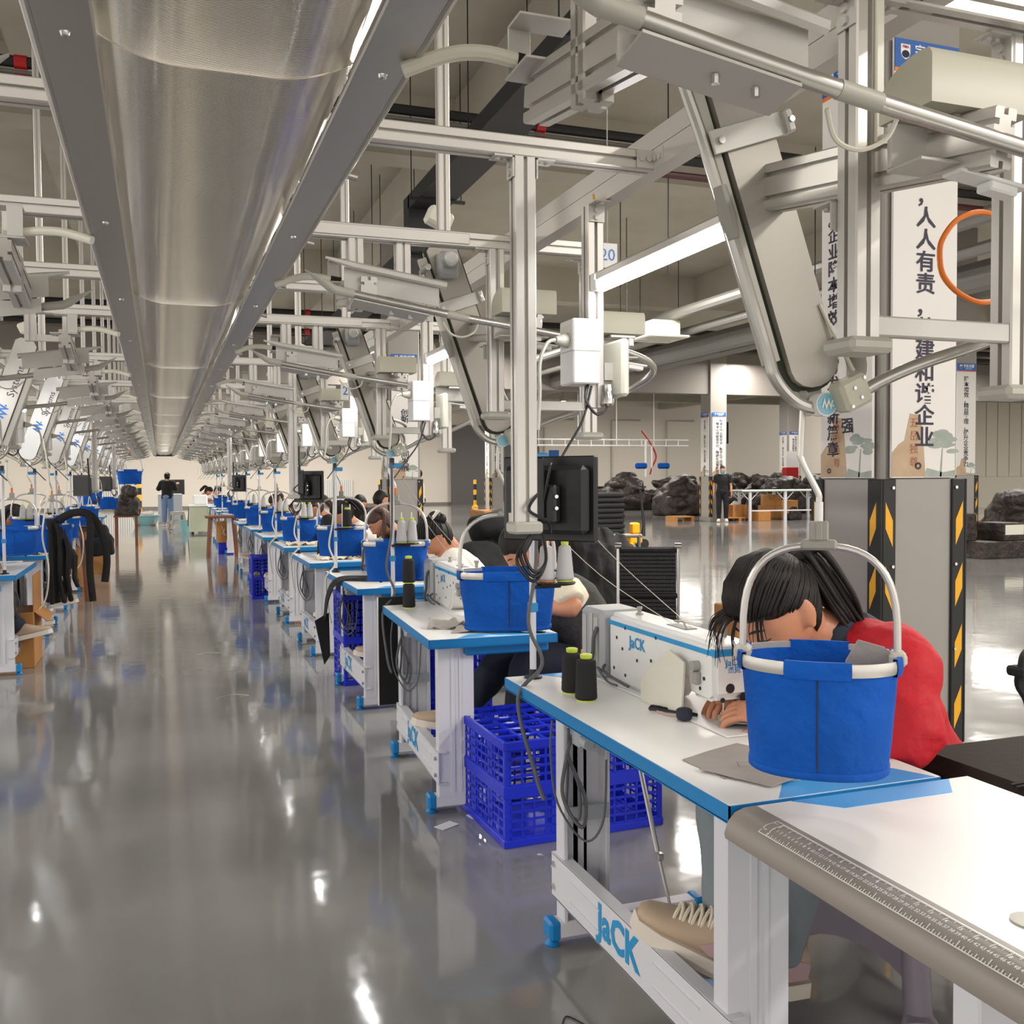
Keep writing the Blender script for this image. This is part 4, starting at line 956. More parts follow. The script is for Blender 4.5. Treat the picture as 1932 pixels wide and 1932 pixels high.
for i, (x, y, a_, z) in enumerate(((-1.06, 8.25, 12, .86), (-.86, 9.05, 60, .83), (-1.12, 10.0, 10, .88), (-.93, 10.45, 15, .86), (-.85, 12.3, 25, .9), (-1.05, 14.2, 10, .86), (-1.0, 16.0, 20, 1.06), (-.9, 19.0, 15, .9))):
    dup(b2 if i % 2 else b3, (x, y, z), math.radians(a_), ORD[i]+' blue hanging basket in view on the left')
dup(b3, (-.42, 15.5, 1.36), math.radians(8), 'blue basket riding high beside the trough at the far end', rot=None)
# ---------------------------------------------------------------- people
from mathutils import noise as mnoise
def remesh(mb, voxel, smooth_it=2, wr=0, wscale=14, seed=0):
    """one continuous skin around everything in mb; returns (verts, faces)"""
    me = bpy.data.meshes.new('tmp'); me.from_pydata([tuple(p) for p in mb.v], [], mb.f)
    bm = bmesh.new(); bm.from_mesh(me); bmesh.ops.recalc_face_normals(bm, faces=bm.faces); bm.to_mesh(me); bm.free()
    o = bpy.data.objects.new('tmp', me); C.objects.link(o)
    r = o.modifiers.new('r', 'REMESH'); r.mode = 'VOXEL'; r.voxel_size = voxel
    if smooth_it:
        sm = o.modifiers.new('s', 'SMOOTH'); sm.iterations = smooth_it; sm.factor = .5
    dg = bpy.context.evaluated_depsgraph_get(); dg.update()
    m2 = bpy.data.meshes.new_from_object(o.evaluated_get(dg))
    vs = [v.co.copy() for v in m2.vertices]; ns = [v.normal.copy() for v in m2.vertices]; fs = [list(p.vertices) for p in m2.polygons]
    bpy.data.objects.remove(o); bpy.data.meshes.remove(me); bpy.data.meshes.remove(m2)
    if wr:
        off = Vector((seed*3.1, seed*1.7, seed))
        for i, v in enumerate(vs):
            q = Vector((v.x, v.y, v.z*.8))*wscale+off
            k = mnoise.noise(q)+.5*mnoise.noise(q*2.1)
            k2 = 1-abs(mnoise.noise(q*.7+Vector((5, 2, 1))))*2
            vs[i] = v+ns[i]*(wr*k+wr*.8*k2)
    return vs, fs
def head_pt(dx, dy, dz, face=True):
    x, y, z = .098*dx, .076*dy, .122*dz
    if z < 0:
        t = min(1, -z/.122); y *= 1-.30*t**1.6
        x *= (1-.38*t) if x < 0 else (1-.05*t)
    if x > .06: x = .06+(x-.06)*.85
    if dx > 0 and face:
        G = lambda a, s, b, u: math.exp(-(a/s)**2-(b/u)**2)
        x += .022*G(y, .011, z+.036, .014)+.013*G(y, .009, z+.012, .022)+.006*G(abs(y)-.012, .006, z+.043, .008)
        x -= .010*G(abs(y)-.032, .017, z-.004, .012)
        x += .005*G(abs(y)-.032, .013, z-.003, .008)
        x += .004*G(abs(y)-.03, .024, z-.026, .009)
        x += .007*G(y, .02, z+.066, .006)+.006*G(y, .017, z+.077, .006)
        x -= .004*G(y, .03, z+.0715, .0025)
        x += .007*G(y, .02, z+.104, .014)
        x += .004*G(abs(y)-.045, .02, z+.03, .025)
    return x, y, z
def sphere_grid(fn, nu=40, nv=30):
    vs, fs = [fn(0, 0, 1)], []
    for i in range(1, nv):
        la = PI/2-PI*i/nv
        for j in range(nu):
            lo = 2*PI*j/nu; vs.append(fn(math.cos(la)*math.cos(lo), math.cos(la)*math.sin(lo), math.sin(la)))
    vs.append(fn(0, 0, -1)); e = len(vs)-1
    for j in range(nu):
        fs.append((0, 1+j, 1+(j+1) % nu)); fs.append((e, e-nu+(j+1) % nu, e-nu+j))
        for i in range(nv-2):
            a = 1+i*nu; fs.append((a+j, a+nu+j, a+nu+(j+1) % nu, a+(j+1) % nu))
    return vs, fs
def ell(mb, c, r, M=None, nu=16, nv=10):
    c = Vector(c); vs, fs = sphere_grid(lambda a, b, d: Vector((a*r[0], b*r[1], d*r[2])), nu, nv)
    return mb.add([c+(M @ v if M else v) for v in vs], fs)
def torso_mb(mb, secs):
    """secs: (centre, side half width, depth half width, side axis, depth axis)"""
    rings = []
    for c, w_, d_, ua, va in secs:
        c, ua, va = Vector(c), Vector(ua), Vector(va)
        rings.append([c+ua*w_*math.copysign(abs(math.cos(a))**.8, math.cos(a))+va*d_*math.copysign(abs(math.sin(a))**.9, math.sin(a)) for a in [2*PI*k/24 for k in range(24)]])
    return mb.loft(rings)
def hand_mb(mb, w_, d, n, s=1., curl=.5, side=1):
    """w_ wrist, d towards the fingers, n back of the hand; side +1: thumb on d x n side"""
    w_, d, n = Vector(w_), Vector(d).normalized(), Vector(n); n = (n-d*n.dot(d)).normalized(); u = d.cross(n)*side
    secs = [(w_-d*.02*s, .026*s, .02*s), (w_+d*.02*s, .034*s, .017*s), (w_+d*.055*s, .041*s, .0145*s), (w_+d*.085*s, .040*s, .012*s)]
    rings = [[c+u*a*math.cos(q*PI/6)+n*b*math.sin(q*PI/6) for q in range(12)] for c, a, b in secs]; mb.loft(rings)
    for k, (off, L, r) in enumerate(((.030, .070, .0088), (.010, .080, .0092), (-.010, .074, .0088), (-.029, .058, .0078))):
        p = w_+d*.078*s+u*off*s; pts, rr = [p-d*.012*s], [r*s]; a = 0
        for q in range(3):
            pts.append(p.copy()); rr.append(r*s*(1.02-.1*q)); a += curl*(.5+.35*q)*(1+.08*k)
            p = p+(d*math.cos(a)-n*math.sin(a)+u*off*.8*math.cos(a))*L*s*(.42, .33, .25)[q]
        pts.append(p); rr.append(r*s*.62); mb.tube(bez(pts, 3), [rr[min(i//3, len(rr)-1)]*(1-(i % 3)*.03) for i in range(len(bez(pts, 3)))], 8)
    p0 = w_+d*.022*s+u*.028*s-n*.004*s; p1 = p0+(d*.6+u*.75-n*.25).normalized()*.036*s; p2 = p1+(d*.9+u*.25-n*.45).normalized()*.03*s; p3 = p2+(d*.95-u*.1-n*.5).normalized()*.024*s
    pp = bez([p0, p1, p2, p3], 3); mb.tube(pp, [(.0125-.0055*i/len(pp))*s for i in range(len(pp))], 8)
    return mb
def person(label, loc, rz, J, hair='pony', top='cloth_w', legs='denim_d', sleeve='long', shoe='sneaker', hairm='hair', voxel=.014, wr=.004, seed=1, collar=None, mask=False, vest=None, detail=False, hem=None, group=None):
    t = thing('person', label, 'person', loc, rz, group)
    V = {k: Vector(v) for k, v in J.items() if isinstance(v, tuple)}
    hs = J.get('hs', 1.0); Mh = Matrix.Translation(V['head']) @ Euler((J.get('roll', 0), J.get('pitch', 0), J.get('yaw', 0)), 'XYZ').to_matrix().to_4x4() @ Matrix.Scale(hs, 4)
    side = Vector((0, 1, 0)) if 'side' not in J else Vector(J['side'])
    def H(p): return Mh @ Vector(p)
    sp = (V['neck']-V['pelvis']).normalized(); dep = side.cross(sp).normalized()
    bs_ = J.get('bs', 1.0)
    # --- body: one continuous surface
    mb = MB(); vs, fs = sphere_grid(lambda a, b, c_: H(head_pt(a, b, c_)), 56 if detail else 36, 44 if detail else 26); mb.add(vs, fs)
    for q in (-1, 1):
        Me = Mh.to_3x3() @ Euler((q*.1, -.25, q*-.35)).to_matrix()
        ell(mb, H((-.008, q*.079, -.012)), (.019, .008, .033), Me); ell(mb, H((-.002, q*.078, -.036)), (.011, .008, .014), Me)
    mb.tube([H((-.025, 0, -.05)), H((-.03, 0, -.11)), V['neck']+sp*.0, V['neck']-sp*.06], [.056*hs, .05*hs, .058*hs, .07], 14)
    cst = V['pelvis'].lerp(V['neck'], .66); mid = V['pelvis'].lerp(V['neck'], .33)
    torso_mb(mb, [(V['pelvis']-sp*.08, .14*bs_, .09, side, dep), (V['pelvis'], .155*bs_, .105, side, dep), (mid, .125*bs_, .09, side, dep), (cst, .15*bs_, .10, side, dep), (V['neck']-sp*.08, .15*bs_, .075, side, dep), (V['neck']-sp*.01, .06, .05, side, dep)])
    hands = MB()
    for q in 'LR':
        if 'el'+q not in V: continue
        s_, e, w_ = V['sh'+q], V['el'+q], V['wr'+q]
        mb.tube(bez([V['neck']-sp*.06, s_, s_.lerp(e, .5), e, e.lerp(w_, .5), w_], 4), [.05, .05, .052, .054, .055, .053, .051, .049, .047, .046, .044, .042, .042, .041, .04, .038, .035, .032, .029, .027, .026][:21], 12)
        d = V.get('hd'+q, (w_-e).normalized()); n = V.get('hn'+q, Vector((0, 0, 1)))
        hand_mb(hands, w_+d.normalized()*.02, d, n, .92*J.get('hands', 1), J.get('curl', .5), -1 if q == 'L' else 1)
        hp, kn, an = V['hp'+q], V['kn'+q], V['an'+q]
        mb.tube(bez([V['pelvis'].lerp(hp, .6), hp, hp.lerp(kn, .5), kn, kn.lerp(an, .5), an], 3), [.09, .09, .088, .085, .082, .079, .076, .07, .064, .058, .056, .055, .052, .046, .04, .036][:16], 12)
    bv, bf = remesh(mb, .0055 if detail else voxel, 3 if detail else 1)
    hv, hf = hands.v, hands.f
    full = MB(); full.add(bv, bf)
    if hv: full.add(hv, hf)
    full.build('body', K['skin'], t, smooth=180, recalc=False)
    # --- face details
    def strip(nm, pts, r, m_, par=t):
        return MB().tube([H(p) for p in pts], [r*hs*.5]+[r*hs]*(len(pts)-2)+[r*hs*.4], 6, flat=.7).build(nm, K[m_], par)
    def onface(y, z, out=.001):
        # bisect for the direction whose surface point has this y, z
        dy, dz = y/.076, z/.122
        for _ in range(12):
            dx = math.sqrt(max(.02, 1-dy*dy-dz*dz)); p = head_pt(dx, dy, dz); dy += (y-p[1])/.076*.8; dz += (z-p[2])/.122*.8
        return (p[0]+out, p[1], p[2])
    for q in (-1, 1):
        strip('eyebrow', [onface(q*a, .027+b) for a, b in ((.014, -.002), (.024, .002), (.034, .003), (.047, -.002))], .0028, hairm)
        strip('eyelash', [onface(q*a, -.003+b) for a, b in ((.017, .002), (.025, -.002), (.034, -.003), (.045, .001))], .0018, 'black')
    if not mask:
        strip('lips', [onface(a, -.0685, .0005) for a in (-.022, -.01, 0, .01, .022)], .0042, 'lip')
    else:
        rows = []
        for z in (-.02, -.04, -.06, -.08, -.1, -.115):
            rows.append([H((lambda p: (p[0]*1.06+.006, p[1]*1.05, p[2]))(onface(a*.058, z, 0))) for a in (-1, -.6, -.25, 0, .25, .6, 1)])
        mk = MB().loft(rows, closed=False, caps=False); mk.build('face_mask', K['disc'], t, smooth=180)
    # --- hair
    fr = J.get('hairline', .048)
    def hairf(a, b, c_):
        p = Vector(head_pt(a, b, c_, False)); z, x, y = p.z, p.x, abs(p.y)
        s1 = z-(fr-(.35 if hair in ('short', 'cap') else .9)*max(0, y-.045)) if x > -.01 else .01
        s2 = min(.010-.40*max(0, .045-z)-x, z+(.05 if hair in ('short', 'cap') else .028))
        s3 = min(-.014-x, z+.1)
        k = min(1, max(0, max(s1, s2, s3)/.016+.5)); k = k*k*(3-2*k)
        g_ = .9+k*(.185+.008*math.sin(b*24)*math.cos(c_*7))
        return H((p.x*g_-.002*k, p.y*(g_+.012*k), p.z*(g_-.008*k)))
    hm = MB(); hv_, hf_ = sphere_grid(hairf, *((110, 84) if detail else (56, 42))); hm.add(hv_, hf_)
    if hair in ('pony', 'high', 'bun'):      # combed strands gathered at the crown
        rl0 = Mh.inverted() @ V['pony0'] if 'pony0' in V else Vector((-.085, 0, .075))
        rd = Vector((rl0.x/.098, rl0.y/.076, rl0.z/.122)).normalized(); ns_ = 110 if detail else 36; r2 = random.Random(seed+5)
        for k in range(ns_):
            a = -2.75+5.5*k/(ns_-1); lat = (.56-.40*(abs(a)/1.5)**1.4) if abs(a) < 1.5 else .16-.85*min(1, (abs(a)-1.5)/.35)
            sd = Vector((math.cos(a)*math.cos(lat), math.sin(a)*math.cos(lat), math.sin(lat)+r2.uniform(-.05, .05))).normalized(); pts = []
            for q in range(9):
                u = q/8; d_ = (sd*(1-u)+rd*u); d_.normalize(); p = Vector(head_pt(*d_, False)); pts.append(H(p*(1.078+.012*math.sin(PI*u)+r2.uniform(0, .006))))
            hm.tube(pts, [.0015*hs]+[.0042*hs if detail else .007*hs]*7+[.004], 5)
    rr = random.Random(seed)
    if hair == 'pony' or hair == 'bun' or hair == 'high':
        if hair == 'bun':
            ell(hm, H((-.085, 0, .075)), (.05*hs, .055*hs, .045*hs)); ell(hm, H((-.1, .03, .05)), (.03*hs, .03*hs, .035*hs)); ell(hm, H((-.105, -.025, .04)), (.03*hs, .03*hs, .035*hs))
        else:
            root = V.get('pony0', H((-.085, 0, .075))); end = V.get('pony1', H((-.17, 0, -.12)))
            up_ = Vector((0, 0, .05*hs)); pm = root.lerp(end, .35)+up_*.9
            for k in range(46 if detail else 26):
                o = Vector((rr.uniform(-1, 1), rr.uniform(-1, 1), rr.uniform(-1, 1))); sp_ = .024+.016*rr.random()
                hm.tube(bez([root+o*.012, root.lerp(pm, .6)+o*.02+up_*.25, pm+o*sp_, root.lerp(end, .75)+o*sp_*1.1+up_*.3, end+o*.024], 4), [.008, .011, .0125, .0125, .012, .012, .011, .011, .010, .010, .009, .008, .008, .007, .006, .004, .0015][:17], 5)
    if hair in ('long',):
        d0 = V.get('fall', Vector((-.1, 0, -.32)))
        for k in range(34):
            a = -1.25+2.5*k/33; b0 = H((-.05-.035*math.cos(a), .074*math.sin(a)*1.05, .03)); sw = rr.uniform(.85, 1.1)
            hm.tube(bez([H((-.03, .05*math.sin(a), .1)), b0, b0+d0*.4*sw+side*.02*math.sin(a), b0+d0*sw+side*.01*math.sin(a)], 4), [.014, .017, .019, .02, .02, .02, .02, .019, .018, .016, .013, .009, .003], 6)
    if J.get('bangs'):
        for (a0, z0, pts) in J['bangs']:
            p0 = H(pts[0]); q5 = bez([p0]+[p0+Vector(d_) for d_ in pts[1:]], 5); hm.tube(q5, [a0*(1-i/len(q5))+.0004 for i in range(len(q5))], 5)
    hm.build('hair', K[hairm], t, smooth=180)
    if hair in ('pony', 'high'):
        root = V.get('pony0', H((-.085, 0, .075)))
        MB().tube([root+Vector((.02*math.cos(k*PI/6), .022*math.sin(k*PI/6), .004*math.sin(k*PI/3))) for k in range(12)], .009, 8, loop=True).build('hair_tie', K['lip'], t)
    if hair == 'bun':
        q = MB(); q.M = Mh; q.box(-.12, -.07, -.05, .05, .1, .108, .003); q.box(-.13, -.06, -.055, .055, .092, .1, .004); q.build('hair_clip', K['cream'], t)
    # --- clothes
    def grow(nm, build, m_, vx, w=wr, sc=14, par=t):
        q = MB(); build(q); v_, f_ = remesh(q, vx, 2, w, sc, seed); o = MB(); o.add(v_, f_); return o.build(nm, K[m_], par, smooth=180, recalc=False)
    g = .016
    cv = .009 if detail else voxel
    def topb(q):
        lo = V['pelvis']-sp*(hem or .06)
        torso_mb(q, [(lo, .165*bs_+g, .115+g, side, dep), (V['pelvis'], .165*bs_+g, .115+g, side, dep), (mid, .14*bs_+g, .11+g, side, dep), (cst, .165*bs_+g, .115+g, side, dep), (V['neck']-sp*.075, .16*bs_+g, .09+g, side, dep), (V['neck']-sp*.02, .085, .07, side, dep), (V['neck']+sp*.005, .06, .058, side, dep)])
        for z in 'LR':
            if 'el'+z not in V: continue
            s_, e, w_ = V['sh'+z], V['el'+z], V['wr'+z]
            if sleeve == 'long': pts = bez([V['neck']-sp*.07, s_, s_.lerp(e, .5), e, e.lerp(w_, .5), e.lerp(w_, .93)], 4); rad = [.07, .074, .076, .076, .076, .074, .072, .07, .069, .068, .067, .066, .066, .064, .06, .056, .052, .048, .045, .043, .042]
            elif sleeve == 'short': pts = bez([V['neck']-sp*.07, s_, s_.lerp(e, .35), s_.lerp(e, .72)], 4); rad = [.068, .072, .074, .074, .073, .072, .072, .072, .072, .072, .073, .074, .074]
            else: pts = bez([V['neck']-sp*.07, s_, s_.lerp(e, .12)], 4); rad = [.068]*9
            q.tube(pts, [r*J.get('puff', 1) for r in rad[:len(pts)]], 14)
    tp = grow('top', topb, top, cv, wr, 13)
    if vest:
        def vb(q):
            torso_mb(q, [(V['pelvis']-sp*.08, .18*bs_+g, .135+g, side, dep), (mid, .16*bs_+g, .135+g, side, dep), (cst, .165*bs_+g, .145+g, side, dep), (V['neck']-sp*.1, .13*bs_+g, .118+g, side, dep), (V['neck']-sp*.015, .085, .085, side, dep)])
        grow('vest', vb, vest, cv, .003, 20)
    if collar:
        def cb(q):
            q.tube([V['neck']-sp*.06, V['neck']-sp*.01, V['neck']+sp*.045+dep*-.0], [.10, .088, .066], 18)
            torso_mb(q, [(V['neck']-sp*.16, .12, .138, side, dep), (V['neck']-sp*.06, .145, .122, side, dep), (V['neck']+sp*.01, .09, .09, side, dep)])
        grow('collar', cb, collar, cv, .002)
    def legb(q):
        for z in 'LR':
            hp, kn, an = V['hp'+z], V['kn'+z], V['an'+z]
            q.tube(bez([V['pelvis'].lerp(hp, .5), hp, hp.lerp(kn, .5), kn, kn.lerp(an, .5), an+(kn-an).normalized()*.03], 4), [.115, .112, .11, .108, .106, .104, .1, .096, .092, .09, .086, .084, .084, .082, .08, .077, .074, .071, .068, .066, .064], 14)
        ell(q, V['pelvis'], (.15, .17*bs_, .13))
    grow('trousers', legb, legs, cv if detail else max(voxel, .014), .004, 11)
    for z in 'LR':
        an = V['an'+z]; d = V.get('ft'+z, Vector((1, 0, 0))).normalized(); zz = Vector((0, 0, 1)); zz = (zz-d*zz.dot(d)).normalized(); F_ = Matrix((d, zz.cross(d), zz)).transposed().to_4x4(); F_.translation = an-zz*.055
        fs_ = J.get('fs', 1.0); F_ = F_ @ Matrix.Scale(fs_, 4)
        q = MB(); q.M = F_
        def ring(x, w_, z0, z1): return [(x, w_*math.cos(a), z0+(z1-z0)*(.5+.5*math.sin(a))) for a in [2*PI*k/14 for k in range(14)]]
        q.loft([ring(-.075, .02, .012, .06), ring(-.065, .036, .008, .095), ring(-.02, .042, .006, .11), ring(.03, .043, .006, .095), ring(.08, .047, .006, .07), ring(.13, .047, .006, .055), ring(.17, .036, .01, .045), ring(.185, .016, .014, .036)])
        sh = q.build('shoe', K[shoe], t, smooth=60)
        q = MB(); q.M = F_; q.loft([[(x*1.02, y*1.06, z0) for x, y in [(-.08, 0), (-.07, .034), (-.02, .044), (.05, .046), (.12, .05), (.17, .036), (.19, 0), (.17, -.036), (.12, -.05), (.05, -.046), (-.02, -.044), (-.07, -.034)]] for z0 in (-.012, .02)]); q.build('sole', K['sole'], sh, smooth=40)
        if detail:
            q = MB(); q.M = F_
            for k in range(6):
                x = .01+k*.018; zt = .099-k*.0065
                q.tube(bez([(x, -.036, zt-.03), (x+.004, -.015, zt+.004), (x+.012, .015, zt+.002), (x+.014, .036, zt-.032)], 4), .0038, 6); q.tube(bez([(x, .036, zt-.03), (x+.004, .015, zt+.006), (x+.012, -.015, zt+.003), (x+.014, -.036, zt-.032)], 4), .0038, 6)
            q.tube(bez([(.0, 0, .112), (-.01, .04, .13), (.02, .05, .11), (.01, 0, .113), (.02, -.05, .11), (-.01, -.045, .128), (0, 0, .112)], 4), .0036, 6)
            q.build('laces', K['cloth_c'], sh)
            q = MB(); q.M = F_
            for z_ in (-1, 1): q.loft([[(x, z_*(w2+.0015), zz_) for x, w2, zz_ in ((-.06, .038, .03), (-.02, .0445, .028), (.03, .0455, .026), (.05, .046, .035), (.02, .044, .06), (-.03, .042, .07), (-.065, .034, .06))], [(x, z_*(w2-.004), zz_) for x, w2, zz_ in ((-.06, .038, .03), (-.02, .0445, .028), (.03, .0455, .026), (.05, .046, .035), (.02, .044, .06), (-.03, .042, .07), (-.065, .034, .06))]])
            q.build('side_panel', K['pink'], sh, smooth=0)
    return t
def seated(lean=.75, fwd=.0, pitch=.7, hx=.47, hz=.80, headdy=0, hs=1.08, nl=.5, hy=.09, elz=.80, foot=.12):
    px, pz = 0, .54
    nx_, nz_ = px+nl*math.sin(lean), pz+nl*math.cos(lean)
    return dict(pelvis=(px, 0, pz), neck=(nx_, 0, nz_), head=(nx_+.085+.06*math.sin(pitch), headdy, nz_+.125-.05*math.sin(pitch)), pitch=pitch, hs=hs,
                shL=(nx_-.02, .17, nz_-.055), shR=(nx_-.02, -.17, nz_-.055), elL=(nx_-.03, .25, elz+.02), elR=(nx_-.03, -.25, elz+.02), wrL=(hx+.03, hy, hz+.03), wrR=(hx+.03, -hy, hz+.03),
                hdL=(.9, -.35, -.25), hdR=(.9, .35, -.25), hpL=(.02, .09, .52), hpR=(.02, -.09, .52), knL=(.42, .12, .56), knR=(.42, -.13, .56), anL=(.52, .1, foot), anR=(.74, -.06, .30), ftL=(1, 0, 0), ftR=(1, -.15, .22))
# the worker in red at the nearest table (local +x points to the aisle, +y towards the camera)
bang = []
br = random.Random(4)
for k in range(46):
    y0 = br.uniform(-.062, .062); L = br.uniform(.06, .14); o_ = (1 if y0 > 0 else -1)
    bang.append((br.uniform(.0012, .0026), 0, [(.082-.5*y0*y0/.06, y0, .062-3*y0*y0), (.016, o_*.008, -.012), (.028, y0*.35+o_*.014, -L*.5), (.022+br.uniform(-.012, .01), y0*.5+o_*.022+br.uniform(-.01, .01), -L)]))
RX, RY = 1.90, 2.13
def rl_(x, y, z): return (RX-x, RY-y, z)      # world to local (turned half round)
Jr = dict(pelvis=rl_(1.96, 2.13, .56), neck=rl_(1.65, 2.10, 1.01), head=rl_(1.455, 2.085, 1.09), pitch=.82, yaw=.12, roll=-.05, hs=1.2, bs=1.05,
          shL=rl_(1.71, 1.93, .96), shR=rl_(1.70, 2.28, .95), elL=rl_(1.665, 1.85, .79), elR=rl_(1.64, 2.42, .83), wrL=rl_(1.505, 2.13, .80), wrR=rl_(1.52, 2.33, .825),
          hdL=(.9, -.55, .05), hnL=(.25, .3, .9), hdR=(.8, .45, -.25), curl=.75, hands=1.15, puff=1.15,
          hpL=rl_(1.9, 2.04, .53), hpR=rl_(1.9, 2.22, .53), knL=rl_(1.55, 2.06, .58), knR=rl_(1.45, 2.27, .57), anL=rl_(1.50, 2.15, .13), anR=rl_(1.29, 2.03, .275), ftL=(.97, -.1, .1), ftR=(.17, -.15, .08), fs=1.25,
          bangs=bang, pony0=rl_(1.515, 2.10, 1.20), pony1=rl_(1.685, 2.05, 1.02))
person('woman in red jacket with navy collar and ponytail bent over the nearest sewing machine', (RX, RY, 0), PI, Jr, 'pony', 'red', 'denim_g', 'long', 'sneaker', 'hair', .012, .007, 2, collar='navy', detail=True)
PX = 2.02
def worker(label, x, y, rz, J, **k): return person(label, (x, y, 0), rz, J, **k)
J2 = seated(.62, pitch=.75, hx=.42, nl=.5, hs=1.1, hy=.12); J2['fall'] = (-.14, 0, -.3); J2['head'] = (.40, .0, 1.075)
worker('woman in dark wool vest over cream short sleeves bent behind the second basket', 2.02, 4.32, PI, J2, hair='long', top='cloth_c', legs='denim_d', sleeve='short', vest='bwool', hairm='hair', seed=3, wr=.003)
J3 = seated(.72, pitch=.85, hx=.42, nl=.52, hs=1.1); J3['head'] = (.40, 0, 1.03)
worker('woman in white shirt with hair clipped up, bent low behind the third basket', 2.1, 6.2, PI, J3, hair='bun', top='cloth_w', legs='cloth_k', seed=4, wr=.006)
J4 = seated(.55, pitch=.8, hx=.42, nl=.5); J4['fall'] = (.02, 0, -.36)
worker('woman with long dark brown hair falling forward behind the grey cones', 2.12, 8.1, PI, J4, hair='long', top='cloth_k', legs='denim_d', hairm='hair_b', seed=5)
worker('woman in white polo shirt with long dark ponytail, fourth basket before her', 2.1, 9.8, PI, seated(.55, pitch=.6, hx=.42), hair='high', top='cloth_w', legs='denim_d', sleeve='short', seed=6, voxel=.018)
worker('woman with brown hair and dark top behind the fifth basket', 2.06, 11.6, PI, seated(.5, pitch=.55, hx=.42), hair='high', top='cloth_k', legs='denim_d', hairm='hair_b', seed=7, voxel=.018)
worker('worker with short black hair looking right behind the brown-haired woman', 2.5, 12.6, PI*.1, seated(.3, pitch=.2, hx=.42), hair='short', top='cloth_k', legs='denim_d', seed=8, voxel=.018)
worker('woman with orange top bent over a machine far along the right row', 2.0, 14.7, PI, seated(.55, pitch=.6, hx=.42), hair='bun', top='orange', legs='denim_d', hairm='hair_b', seed=9, voxel=.02)
worker('worker in dark brown hooded top leaning over grey cloth beside the banner column', 3.0, 14.3, PI*1.25, seated(.6, pitch=.5, hx=.45), hair='cap', top='leather', legs='cloth_k', seed=10, voxel=.018)
worker('woman with dark hair and yellow collar sewing in the left row', -1.68, 10.1, 0, seated(.55, pitch=.5, hx=.42, hs=1.1), hair='long', top='navy', legs='denim_d', collar='yellow', seed=11, voxel=.018)
worker('worker in orange at the left edge of the frame, head bent', -1.72, 8.15, 0, seated(.55, pitch=.4, hx=.42, hs=1.1), hair='bun', top='orange', legs='denim_d', seed=12, voxel=.018)
def standing(h=1.6, arms='down', pitch=0, sp_=.1):
    k = h/1.6
    J = dict(pelvis=(0, 0, .88*k), neck=(.01, 0, 1.36*k), head=(.03, 0, 1.49*k), pitch=pitch, hs=1.0*k, shL=(0, .165*k, 1.31*k), shR=(0, -.165*k, 1.31*k), hpL=(0, .085*k, .86*k), hpR=(0, -.085*k, .86*k), knL=(.02, .1*k, .47*k), knR=(.02, -.1*k, .47*k), anL=(-.02, .1*k, .085), anR=(-.02, -.1*k, .085), ftL=(1, .15, 0), ftR=(1, -.15, 0))
    if arms == 'down': J.update(elL=(-.02, .235*k, 1.05*k), elR=(-.02, -.235*k, 1.05*k), wrL=(.05, .25*k, .82*k), wrR=(.05, -.25*k, .82*k), hdL=(.1, 0, -1), hdR=(.1, 0, -1), hnL=(0, 1, 0), hnR=(0, -1, 0))
    else: J.update(elL=(.02, .28*k, 1.12*k), elR=(.1, -.22*k, 1.12*k), wrL=(.22, .2*k, 1.15*k), wrR=(.28, -.2*k, 1.25*k))
    return J
person('man in black with face mask standing by the far column', (16.25, 26.0, 0), math.radians(-121), standing(1.72), hair='short', top='cloth_k', legs='cloth_k', sleeve='short', shoe='cream', mask=True, seed=13, voxel=.016, wr=.003)
person('woman in black top and blue jeans standing with back turned at the aisle end', (.2, 31.6, 0), math.radians(70), standing(1.62, 'up'), hair='bun', top='cloth_k', legs='denim_b', seed=14, voxel=.018, wr=.003)
person('person in cream pullover standing beyond the banner column', (5.7, 22.2, 0), math.radians(165), standing(1.62, 'up'), hair='short', top='cloth_c', legs='cloth_k', seed=15, voxel=.018)
for i, (x, y) in enumerate(((.95, 29.6), (1.25, 30.4))):
    person(('nearer' if i == 0 else 'farther')+' of two seated workers with heads together at the far end of the aisle', (x, y, 0), math.radians(-10), seated(.5, pitch=.7, hx=.42), hair='bun' if i else 'high', top='cloth_w' if i else 'lip', legs='navy', seed=16+i, voxel=.02)
# ---------------------------------------------------------------- things around the nearest tables
def cloth_mb(mb, outline, z, amp, seed, thick=.006, n=14, sc=9, drape=None):
    """soft sheet: outline = four corners (x, y), filled by a rippled grid"""
    a, b, c_, d = [Vector((*p, 0)) for p in outline]; rows, low = [], []
    for i in range(n+1):
        r = []
        for j in range(n+1):
            u, v = i/n, j/n; p = a.lerp(b, u).lerp(d.lerp(c_, u), v)
            h = mnoise.noise(Vector((p.x*sc+seed, p.y*sc-seed, seed)))+.5*mnoise.noise(Vector((p.x*sc*2.3, p.y*sc*2.3, seed*2)))
            r.append(Vector((p.x+.012*h, p.y+.012*mnoise.noise(Vector((p.y*sc, p.x*sc, seed))), z+thick+amp*max(0, h+.35))))
        rows.append(r)
    N = n+1; vs = [p for r in rows for p in r]; vs += [Vector((p.x, p.y, max(z, p.z-thick))) for p in vs]
    fs = []
    for i in range(n):
        for j in range(n):
            q = [i*N+j, i*N+j+1, (i+1)*N+j+1, (i+1)*N+j]; fs.append(q); fs.append([k+N*N for k in q[::-1]])
    ed = [i for i in range(N)]+[i*N+n for i in range(1, N)]+[n*N+j for j in range(n-1, -1, -1)]+[i*N for i in range(n-1, 0, -1)]
    for k in range(len(ed)): fs.append([ed[k], ed[k]+N*N, ed[(k+1) % len(ed)]+N*N, ed[(k+1) % len(ed)]])
    return mb.add(vs, fs)
